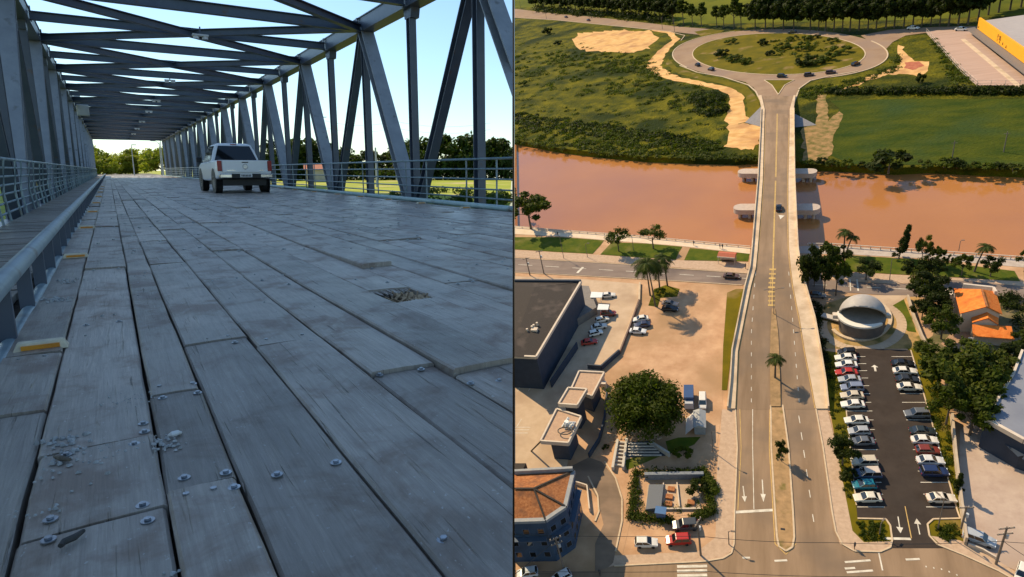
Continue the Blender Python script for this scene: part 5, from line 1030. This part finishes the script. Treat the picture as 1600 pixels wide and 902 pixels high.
mb = MB(); blk(mb, [(760, 724), (822, 724), (812, 742), (760, 742)], 0, 2.6); solo('shed', 'low shed roof just above the terracotta roof', 'shed', FR, (0, 0, 0), mb, roofg)
# terrace steps
t = thing('concrete_bleachers', 'pale concrete bleachers stepping down below the great tree', 'bleachers', FR, (0, 0, 0)); cst = mat('pale_step', (.52, .47, .42), (.44, .40, .36), scale=1.5)
for k in range(5):
    y = 692.5 + k * 4.6; xa, xb = 982 - k * .4, 1020 + k * 3.4; a_, b_ = G(xa, y, 1.6 - k * .3), G(xb, y, 1.6 - k * .3); mb = MB(); mb.bar((a_[0], a_[1], 1.5 - k * .3), (b_[0], b_[1], 1.5 - k * .3), .34, .14); part('seat_slab', mb, cst, t)
mb = MB(); blk(mb, [(980, 691), (1018, 689), (1040, 712), (978, 714)], 0, .14); part('base', mb, wallb, t)
mb = MB(); mb.ribbon([(*G(1016, 686, 1.8), 0), (*G(1046, 712, .4), 0)], .5, 0, 1.2); part('side_wall', mb, cst, t)
t = thing('stair', 'narrow stair of pale slabs left of the bleachers', 'stair', FR, (0, 0, 0))
for xa, ya, xb, yb in ((966, 692, 958, 736), (980, 690, 974, 735)): mb = MB(); mb.ribbon([(*G(xa, ya), 0), (*G(xb, yb), 0)], .5, 0, 1.1); part('stringer', mb, cst, t)
for k in range(7): y = 694 + k * 5.6; a_, b_ = G(967 - k * 1.1, y), G(978 - k * 1.0, y); part('step', MB().box((a_[0] + b_[0]) / 2, a_[1], .5 - k * .05, b_[0] - a_[0], .35, .5), cst, t)
# garden court
t = thing('garden_court', 'paved court with grey roof panel inside the square hedge', 'paved court', FR, (0, 0, 0)); mb = MB(); blk(mb, [(1012, 757), (1097, 757), (1094, 797), (1008, 797)], 0, .12, .12); part('paving', mb, concrete, t)
mb = MB(); blk(mb, [(1014, 757), (1037, 757), (1033, 793), (1009, 796)], .12, 1.0); part('roof_panel', mb, mat('grey_slats', (.09, .10, .12), (.14, .15, .17), scale=6, stretch=(8, 1, 1)), t)
mb = MB(); mb.ribbon(g([(1037, 757), (1033, 796)]), .2, .1, .5); mb.ribbon(g([(1058, 757), (1062, 795)]), .2, .1, .6); mb.ribbon(g([(1010, 797), (1095, 797)]), .25, .1, .5); part('low_wall', mb, rimc, t)
for x, y in ((1049, 766), (1046, 778), (1045, 789), (1080, 787)): mb = MB(); c_ = G(x, y); mb.box(c_[0], c_[1], .32, 1.3, 1.0, .4); part('planter', mb, tilec, t)
mb = MB(); mb.ribbon(g([(1008, 748), (1100, 747)]), .7, 0, 1.5); part('pergola', mb, mat('pergola', (.12, .14, .17), (.2, .22, .25), scale=3), t)
c_ = G(1034, 810); t = thing('kiosk', 'small blue kiosk at the lower hedge of the square garden', 'kiosk', FR, (*c_, 0)); part('wall', MB().box(0, 0, 1.1, 1.7, 1.3, 2.2), cpaint((.06, .12, .25)), t); part('roof', MB().box(0, 0, 2.28, 2.0, 1.6, .14), cpaint((.08, .16, .32)), t)
# bus shelter by the river
c_ = G(1136, 411); t = thing('bus_shelter', 'red roofed bus shelter on the riverside lawn', 'bus shelter', FR, (*c_, 0), ang(1120, 409, 1155, 412)); L_ = 5.0
part('roof', MB().loft([[(-L_ / 2, -1, 2.5), (-L_ / 2, 1.6, 2.5), (-L_ / 2, 1.5, 2.9), (-L_ / 2, .2, 3.2)], [(L_ / 2, -1, 2.5), (L_ / 2, 1.6, 2.5), (L_ / 2, 1.5, 2.9), (L_ / 2, .2, 3.2)]]), mat('red_roof', (.42, .09, .04), (.5, .13, .06), scale=2, stretch=(1, 6, 1)), t)
part('fascia', MB().box(0, -1.05, 2.42, L_, .12, .4), rimc, t); part('back_wall', MB().box(0, 1.2, 1.25, L_ * .95, .15, 2.5), rimc, t); part('bench', MB().box(0, .6, .45, L_ * .8, .4, .1), black, t)
for x in (-L_ / 2 + .2, L_ / 2 - .2): part('post', MB().cyl(x, -.8, 0, 2.5, .08, 8), rimc, t)
# the dome
cx_, cy_ = G(1345, 514); t = thing('dome_pavilion', 'grey domed open pavilion with a pale crescent rim above the parking lot', 'pavilion', FR, (cx_, cy_, 0)); Rr = 4.9
domeg = mat('dome_grey', (.40, .36, .33), (.33, .30, .27), scale=.6, rough=.6, third=((.34, .3, .27), .4, .5, .7)); innr = mat('dome_inner', (.26, .22, .18), (.20, .17, .14), scale=.8, rough=.8)
dw = mat('drum_dark', (.10, .085, .08), (.13, .11, .10), scale=1, rough=.8)
part('drum_wall', MB().cyl(0, 0, 0, 4, Rr * .95, 48, Rr), dw, t)
bm = bmesh.new(); bmesh.ops.create_uvsphere(bm, u_segments=48, v_segments=32, radius=Rr)
bmesh.ops.bisect_plane(bm, geom=bm.verts[:] + bm.edges[:] + bm.faces[:], plane_co=(0, 0, .02), plane_no=(0, 0, -1), clear_outer=True)
bmesh.ops.bisect_plane(bm, geom=bm.verts[:] + bm.edges[:] + bm.faces[:], plane_co=(0, 0, .01), plane_no=(0, -.845, -.534), clear_outer=True)
me = bpy.data.meshes.new('shell'); bm.to_mesh(me); bm.free(); me.materials.append(domeg); me.polygons.foreach_set('use_smooth', [True] * len(me.polygons))
o = part('shell', me, None, t); o.location = (0, 0, 4); o.rotation_euler.z = rad(-8); sm = o.modifiers.new('s', 'SOLIDIFY'); sm.thickness = .3; sm.offset = -1
part('stage_floor', MB().cyl(0, 0, 4, 4.06, Rr * .98, 48), innr, t)
mb = MB(); secs = []
for i in range(25): a = rad(168 + i * 6.2); k = math.sin(math.pi * i / 24) ** .6; ro = Rr + .25; ri_ = Rr - .15 - 1.0 * k; z0, z1 = 3.75, 4.3 - .1 * k; secs.append([(ro * math.cos(a), ro * math.sin(a), z0), (ro * math.cos(a), ro * math.sin(a), z1), (ri_ * math.cos(a), ri_ * math.sin(a), z1 + .05), (ri_ * math.cos(a), ri_ * math.sin(a), z0)])
part('crescent_rim', MB().loft(secs), mat('crescent_white', (.72, .66, .58), (.66, .6, .52)), t)
part('side_block', MB().box(-Rr - .3, .2, 3.6, 1.8, 1.3, 1.0), rimc, t); part('side_block', MB().box(Rr + .3, .4, 3.7, 1.4, 1.2, .9), rimc, t)
part('entry_ramp', MB().box(-Rr - 1.2, 3.2, .9, 4.2, 1.6, .35, rad(-28)), cst, t)
# orange roofed house
t = thing('orange_roofed_house', 'house with bright orange gabled roofs and a lean-to', 'house', FR, (0, 0, 0)); wl = mat('cream_wall', (.60, .50, .40), (.52, .43, .34), scale=.6)
def gable(e0, r0, f0, e1, r1_, f1, ze, zr_, wall=True, m=tileo):   # eave, ridge, eave at the far end, then at the near end
    P_ = [Vector((*G(*e0, ze), ze)), Vector((*G(*r0, zr_), zr_)), Vector((*G(*f0, ze), ze)), Vector((*G(*e1, ze), ze)), Vector((*G(*r1_, zr_), zr_)), Vector((*G(*f1, ze), ze))]
    up_ = Vector((0, 0, .18)); mb = MB(); mb.add(P_ + [p + up_ for p in P_], [(0, 1, 4, 3), (1, 2, 5, 4), (6, 9, 10, 7), (7, 10, 11, 8), (3, 4, 10, 9), (4, 5, 11, 10), (0, 6, 7, 1), (1, 7, 8, 2), (0, 3, 9, 6), (2, 8, 11, 5)]); rf = part('roof', mb, m, t)
    c = sum(P_, Vector()) / 6
    if wall:
        W_ = [c + (p - c) * .9 for p in P_]; lo = [Vector((p.x, p.y, 0)) for p in (W_[0], W_[2], W_[5], W_[3])]; hi = [Vector((p.x, p.y, ze - .05)) for p in (W_[0], W_[2], W_[5], W_[3])]
        mb = MB(); mb.add(lo + hi + [Vector((W_[1].x, W_[1].y, zr_ - .25)), Vector((W_[4].x, W_[4].y, zr_ - .25))], [(0, 1, 5, 8, 4), (1, 2, 6, 5), (2, 3, 7, 9, 6), (3, 0, 4, 7)]); part('wall', mb, wl, t)
    return rf
rf = gable((1490, 452), (1534, 453), (1556, 457), (1500, 491), (1542, 480), (1566, 492), 5.2, 7.2); mb = MB(); a_, b_ = Vector((*G(1534, 453, 7.4), 7.4)), Vector((*G(1542, 480, 7.4), 7.4)); mb.ribbon([a_, b_], .35, -.02, .16); part('ridge_tiles', mb, tilec, rf)
mb = MB(); mb.ribbon([Vector((*G(x, y, 6.2), 6.2)) for x, y in ((1505, 445), (1552, 450), (1556, 457))], .5, -1, .3); part('parapet', mb, rimc, t)
gable((1516, 488), (1541, 482), (1560, 495), (1519, 505), (1544, 498), (1560, 508), 3.9, 5.4)
mb = MB(); P_ = [Vector((*G(x, y, z), z)) for x, y, z in ((1519, 508, 3.6), (1580, 511, 3.6), (1585, 531, 2.7), (1520, 526, 2.7))]; mb.add(P_ + [p + Vector((0, 0, .18)) for p in P_], [(3, 2, 1, 0), (4, 7, 6, 5), (0, 4, 5, 1), (1, 5, 6, 2), (2, 6, 7, 3), (3, 7, 4, 0)]); mb.f = [tuple(reversed(f)) for f in mb.f] if False else mb.f
part('lean_to_roof', mb, tileo, t)
mb = MB(); blk(mb, [(1522, 510), (1578, 513), (1582, 527), (1523, 522)], 0, 2.6, 2.6); part('lean_to_wall', mb, wl, t)
mb = MB(); mb.box(*G(1478, 462, 1.2), 1.2, 2.4, 3, 2.4); 
solo('gate_wall', 'small dark gateway left of the orange roofed house', 'gateway', FR, (0, 0, 0), mb, wl)
mb = MB()
for i in range(6): a = rs.uniform(0, 6); p = G(1514 + i * 2.5, 534 + rs.uniform(-3, 3)); mb.box(p[0], p[1], .4, .7, .5, .8, a)
solo('garden_furniture', 'white garden furniture by the brick path of the house', 'furniture', FR, (0, 0, 0), mb, white)
mb = MB(); mb.ribbon([Vector((*G(x, y), 0)) for x, y in ((1418, 467), (1428, 500), (1440, 530), (1450, 548))], .4, 0, 1.2); solo('boundary_wall', 'pale wall along the right side of the dome lawn', 'wall', FR, (0, 0, 0), mb, wallm)
mb = MB(); mb.ribbon([Vector((*G(x, y), 0)) for x, y in ((1486, 655), (1492, 720), (1499, 780), (1508, 852))], .35, 0, 1.9); solo('boundary_wall', 'pale wall between the parking verge and the sand lot', 'wall', FR, (0, 0, 0), mb, wallm)
mb = MB(); mb.ribbon([Vector((*G(x, y), 0)) for x, y in ((1512, 853), (1535, 862), (1555, 874))], .25, 0, .7); solo('low_fence', 'low fence along the pavement below the sand lot', 'fence', FR, (0, 0, 0), mb, rimc)
# warehouse at the right edge
t = thing('warehouse', 'blue grey warehouse cut by the right edge of the picture', 'building', FR, (0, 0, 0)); zr = 7
mb = MB(); blk(mb, [(1583, 585), (1597, 548), (1700, 560), (1700, 720), (1600, 688), (1539, 655)], 0, zr); part('wall', mb, wallb, t)
mb = MB(); mb.poly(g([(1584, 587), (1597, 551), (1700, 563), (1700, 716), (1601, 684), (1542, 655)], zr + .1), zr + .1); part('roof', mb, mat('blue_grey_roof', (.17, .18, .22), (.21, .22, .26), scale=.2, rough=.6), t)
mb = MB(); mb.ribbon([Vector((*p, zr)) for p in g([(1597, 549), (1583, 586), (1540, 655)], zr)], .4, -.2, .45); mb.ribbon([Vector((*p, zr)) for p in g([(1540, 655), (1600, 688), (1700, 720)], zr)], .6, -.6, .35); part('roof_rim', mb, rimc, t)
mb = MB(); mb.ribbon([Vector((*p, 4)) for p in g([(1534, 650), (1600, 712), (1700, 750)], 4)], 2, -.1, .05); part('side_canopy', mb, wallb, t)
# yellow store, top right
t = thing('yellow_store', 'big store with a yellow facade and a pale ribbed roof', 'store', FR, (0, 0, 0)); hz = 9.5
yw = mat('yellow_cladding', (.88, .38, .004), (.84, .36, .004), scale=.3, rough=.6)
A = Vector((*G(1527, 45, 3.2), 0)); B = Vector((*G(1597, 97, 3.2), 0)); d = (B - A).normalized(); B = B + d * 25; nn = Vector((-d.y, d.x, 0))
if nn.x < 0: nn = -nn
Lw = (B - A).length
def slab(name, o0, o1, z0, z1, m, u0=0, u1=None):
    u1 = Lw if u1 is None else u1; mb = MB(); mb.prism([(A + d * u0 + nn * o0)[:2], (A + d * u1 + nn * o0)[:2], (A + d * u1 + nn * o1)[:2], (A + d * u0 + nn * o1)[:2]], z0, z1); return part(name, mb, m, t)
fac = slab('yellow_facade', 0, .8, 3.2, hz - 1.2, yw); slab('wall', .8, 1.2, 0, hz - 1.6, wallb); slab('roof', 1.2, 70, hz - 3.2, hz - 2.9, mat('ribbed_roof', (.42, .37, .35), (.34, .30, .29), scale=.6, stretch=(.4, 3, 1), rough=.7)); slab('wall', 1.3, 69, 0, hz - 3.25, wallb)
slab('canopy', -3.6, -.02, 2.7, 3.1, mat('canopy_grey', (.14, .12, .11), (.18, .16, .15)), -4); slab('pavement', -7.4, -5.6, 0, .22, bconc, 4)
mb = MB(); blk(mb, [(1570, 30), (1576, 30), (1574, 26), (1570, 26)], 5, 11); p = A + d * 12 + nn * 30; part('roof_tower', MB().box(p.x, p.y, hz - .5, 3, 5, 7), rimc, t); p = A + d * 13 + nn * 38; part('roof_plant', MB().box(p.x, p.y, hz - 1.2, 12, 6, 4.5), mat('blue_plant', (.08, .12, .18), (.1, .14, .2)), t)
def text(s, u, z, size, rot=0):
    cu = bpy.data.curves.new('lettering', 'FONT'); cu.body = s; cu.size = size; cu.extrude = .05; cu.align_x = 'CENTER'; ob = bpy.data.objects.new('lettering', cu); COL.objects.link(ob)
    bpy.context.view_layer.update(); me = bpy.data.meshes.new_from_object(ob.evaluated_get(bpy.context.evaluated_depsgraph_get())); bpy.data.objects.remove(ob); me.materials.clear(); me.materials.append(mat('dark_lettering', (.12, .03, .01), (.1, .03, .01)))
    o = bpy.data.objects.new('lettering', me); COL.objects.link(o); o.parent = fac; p = A + d * u - nn * .08 + Vector((0, 0, z)); M3 = Matrix.Identity(4)
    for k in range(3): M3[k][0] = d[k]; M3[k][1] = (Vector((0, 0, 1)))[k]; M3[k][2] = (-nn)[k]; M3[k][3] = p[k]
    o.matrix_basis = M3
u0 = (Vector((*G(1550, 62, 5.5), 0)) - A).dot(d)
text('F', u0 - 1.2, 5.6, 2.2); text('25', u0 + 1.6, 5.2, 2.6); text('I', u0 - 1.6, 4.2, 1.5); text('E', u0 + 1.8, 4.0, 1.3); text('A', u0 + 6, 4.2, 1.6); text('A', u0 + 10.5, 3.9, 1.7); text('o', 1.6, 3.9, 1.6)
# forecourt fence
t = thing('chain_fence', 'pale see-through fence around the store forecourt', 'fence', FR, (0, 0, 0)); fpx = [(1447, 52), (1475, 84), (1500, 112), (1526, 135), (1640, 135)]; Q_ = [Vector((*G(x, y), 0)) for x, y in fpx]; n = 0
mb = MB()
for a_, b_ in zip(Q_, Q_[1:]):
    L_ = (b_ - a_).length; k = int(L_ / 4)
    for i in range(k):
        p = a_.lerp(b_, i / k)
        if n < 60: part('post', MB().cyl(p.x, p.y, 0, 2.4, .08, 6), rimc, t)
        n += 1
    for z in (.4, 1.2, 2.3): mb.tube([a_ + Vector((0, 0, z)), b_ + Vector((0, 0, z))], .05, 5)
part('rails', mb, rimc, t)
# promenade balustrades
def balustrade(lb, px, h=1.0, sp=2.2):
    t = thing('balustrade', lb, 'balustrade', FR, (0, 0, 0)); Q_ = [Vector((*G(x, y), 0)) for x, y in px]; mb = MB(); n = 0
    for a_, b_ in zip(Q_, Q_[1:]):
        mb.bar(a_ + Vector((0, 0, h)), b_ + Vector((0, 0, h)), .22, .14); mb.bar(a_ + Vector((0, 0, h * .45)), b_ + Vector((0, 0, h * .45)), .08, .08); k = max(1, int((b_ - a_).length / sp))
        for i in range(k):
            p = a_.lerp(b_, i / k)
            if n < 95: part('baluster', MB().box(p.x, p.y, h / 2, .2, .2, h), rimc, t)
            n += 1
    part('handrail', mb, rimc, t)
balustrade('white balustrade along the right river promenade', [(1262, 385), (1300, 385.5), (1440, 395.5), (1597, 406.5), (1640, 410)])
balustrade('low rail along the left river promenade', [(804, 356), (880, 362.5), (1000, 371.5), (1100, 381), (1172, 388)], .7, 3.0)
# ================================================ poles, lamps, wires
dp = mat('weathered_pole', (.16, .13, .11), (.22, .18, .15), scale=4, rough=.9)
def lamp(lb, x, y, h, arm, rz, **k): return lamp_post(FR, (*G(x, y), k.pop('z', 0)), h, lb, arm, rz, k.get('m', dp), 'street lamps of the riverside town', .1, k.get('two', False))
lamp('street lamp on the left lawn by the river', 881, 404, 8.5, 1.5, 2.6); lamp('lamp post at the foot of the lawn path', 918, 402, 5.0, .8, 0); lamp('lamp right of the small lawn tree', 990, 392, 5.5, .6, 0)
lamp('double lamp on the bridge ramp median', 1209, 513, 8, 1.7, .2, z=3.5, two=True); lamp('lamp post beside the box trailer', 1114, 706, 5.8, 1.2, -.4); lamp('lamp on the lawn right of the dome', 1390, 437, 6.2, .8, 0)
lamp('slim lamp by the lower kerb corner', 1139, 851, 3.6, .5, 0); lamp('lamp left of the dome plants', 1374, 836, 3.0, .5, 1); lamp('lamp in the right corner bed of the lot', 1465, 828, 7.5, .9, 2.2); lamp('small lamp post by the balustrade', 1498, 392, 3, .3, 0)
for x, y, lb in ((814, 14, 'pole by the far road at the left edge'), (854, 30, 'pole by the far road left of the meadow bush'), (1035, 46, 'pole where the dirt track meets the far road'), (1054, 50, 'pole at the left mouth of the ring'), (1487, 252, 'thin post on the field near the river'), (1568, 238, 'thin post at the right of the field')):
    t = thing('pole', lb, 'pole', FR, (*G(x, y), 0), 0, 'thin poles in the fields'); part('shaft', MB().tube([(0, 0, 0), (0, 0, 9 if y < 100 else 7)], [.18, .12], 6), dp, t); part('crossarm', MB().box(0, 0, 8.4 if y < 100 else 6.3, 1.6, .1, .12), dp, t)
def upole(lb, x, y, h, rz=0, arms=2, z=0):
    X, Y = G(x, y, z); t = thing('utility_pole', lb, 'utility pole', FR, (X, Y, z), rz, 'utility poles with crossarms'); part('shaft', MB().tube([(0, 0, 0), (0, 0, h)], [.2, .13], 8), dp, t)
    for i in range(arms):
        c = part('crossarm', MB().box(0, 0, h - .3 - i * 1.3, 2.2, .14, .16), dp, t); mb = MB()
        for k in (-.9, -.3, .3, .9): mb.cyl(k, 0, h - .22 - i * 1.3, h + .08 - i * 1.3, .07, 6)
        part('insulators', mb, rimc, c)
    part('transformer', MB().cyl(.35, 0, h - 2.6, h - 1.8, .25, 10), gp, t); return (X, Y, h + z)
w1 = upole('utility pole by the lower kerb of the sandy plaza', 1095, 868, 9.2, 1.2, 1); w2 = upole('utility pole at the lower right on the sand lot', 1556, 882, 9.0, .3); upole('utility pole left of the yard on the riverside road', 828, 430, 6.5, .4, 1); upole('taller utility pole beside the yard entrance', 850, 428, 8.6, .2, 1); w3 = upole('utility pole with insulators before the blue building', 882, 893, 9.5, .6); upole('leaning dark pole below the cypress', 1502, 826, 5.5, .2, 1)
def wire(lb, pts, sag=.6, r=.045):
    mb = MB()
    for p, q in zip(pts, pts[1:]):
        p, q = Vector(p), Vector(q); mb.tube([p.lerp(q, k / 8) - Vector((0, 0, sag * (1 - (k / 4 - 1) ** 2))) for k in range(9)], r, 4)
    solo('overhead_wire', lb, 'wire', FR, (0, 0, 0), mb, black)
z = 8.6; wire('upper overhead wire crossing the bottom of the avenue', [(*G(700, 832, z), z), (*G(1093, 838, z), z), (*G(1300, 848, z), z), (*G(1562, 846, z), z), (*G(1700, 846, z), z)], .5)
wire('lower overhead wire crossing the bottom of the avenue', [(*G(700, 889, z), z), (*G(1100, 893, z), z), (*G(1400, 901, z), z), (*G(1700, 912, z), z)], .5)
wire('wire running from the blue building pole to the lower left', [(*G(870, 842, z), z), (*G(790, 908, z), z)], .3, .06)
wire('wire from the right utility pole to the frame edge', [(*G(1568, 846, z), z), (*G(1640, 890, z), z)], .3, .05)
# people and small kerbside things
pm = mat('dark_clothes', (.04, .035, .04), (.07, .06, .06), scale=6); sk = mat('skin', (.35, .2, .14), (.3, .17, .12))
def person(lb, x, y, rz=0, fr=FR):
    t = thing('person', lb, 'person', fr, (*G(x, y), .08), rz, None)
    mb = MB()
    for sy in (-1, 1): mb.tube([(0, sy * .09, .02), (.02, sy * .1, .45), (0, sy * .09, .88)], [.055, .07, .095], 8)
    mb.tube([(0, 0, .82), (0, 0, 1.05), (0, 0, 1.35), (0, 0, 1.46), (0, 0, 1.52)], [.16, .14, .2, .13, .06], 10)
    for sy in (-1, 1): mb.tube([(0, sy * .18, 1.4), (.02, sy * .25, 1.12), (.1, sy * .24, .85)], [.06, .05, .035], 7)
    mb.tube([(0, 0, 1.5), (.01, 0, 1.58), (.01, 0, 1.68), (0, 0, 1.76)], [.06, .1, .1, .05], 10); part('body', mb, pm, t)
for x, y, lb in ((872, 369, 'person walking on the pale promenade by the river'), (1084, 384, 'person at the promenade edge above the lawn'), (1125, 389, 'left one of two people standing by the bus shelter'), (1129, 389, 'right one of two people standing by the bus shelter'), (1165, 420, 'person at the road edge under the bridge ramp'), (1335, 858, 'person on the pavement corner left of the lot entrance'), (938, 900, 'person on the kerb near the shaded corner')): person(lb, x, y, x)
mb = MB()
for (x, y) in ((1010, 692), (960, 700)): pass
t = thing('drain_cover', 'dark drain cover near the median tip', 'drain cover', FR, (*G(1223, 828), .2)); part('grate', MB().box(0, 0, .02, .7, .35, .04), black, t)
rubble = MB(); 
for x, y in scat(120, [(985, 662), (1045, 683), (1018, 690), (950, 692), (955, 670)]): p = G(x, y); chip(rubble, p[0], p[1], rs.uniform(.15, .4), .03)
struct('rubble', rubble, concrete, FR, 'stuff', 'loose rubble between the great tree and the bleachers')
solo('cardboard_stack', 'pale stacked boxes beside the upper flat roof', 'box', FR, (*G(940, 600), 0), MB().box(0, 0, 1.2, 1.6, 1.2, 2.4).box(.9, -1.2, .8, 1.2, 1.1, 1.6), rimc)
# ------------------------------------------------ the two places end where they meet
bpy.context.view_layer.update()
def clip(o, no, keep_side):
    if o.type != 'MESH': return
    M = o.matrix_world; me = o.data; n = len(me.vertices)
    if not n: return
    co = np.empty(n * 3); me.vertices.foreach_get('co', co); co = co.reshape(-1, 3)
    A = np.array(M); w = co @ A[:3, :3].T + A[:3, 3] - np.array(CAM); d = w @ np.array(no)
    if d.max() <= 0: return
    if d.min() >= 0: bpy.data.objects.remove(o); return
    if me.users > 1: o.data = me = me.copy()
    Mi = M.inverted(); pc_ = Mi @ CAM; nl = (M.to_3x3().transposed() @ Vector(no)).normalized()
    bm = bmesh.new(); bm.from_mesh(me)
    g_ = bm.verts[:] + bm.edges[:] + bm.faces[:]
    r_ = bmesh.ops.bisect_plane(bm, geom=g_, plane_co=pc_, plane_no=nl, clear_outer=True)
    if o.get('kind') is None and len(me.polygons) < 3000:
        try: bmesh.ops.edgeloop_fill(bm, edges=[e for e in r_['geom_cut'] if isinstance(e, bmesh.types.BMEdge)])
        except Exception: pass
    bm.to_mesh(me); bm.free()
nL = ray(801, 451).cross(UP).normalized()          # points to the right of the left pane
if nL.x < 0: nL = -nL
nR = ray(804, 451).cross(UP).normalized()
if nR.x > 0: nR = -nR
for o in list(COL.objects):
    if o.name in ('camera', 'sun', 'border_strip'): continue
    if o.type == 'MESH': clip(o, nL if o.name in LEFT else nR, None)
for o in list(COL.objects):
    if o.type == 'EMPTY' and not o.children: bpy.data.objects.remove(o)
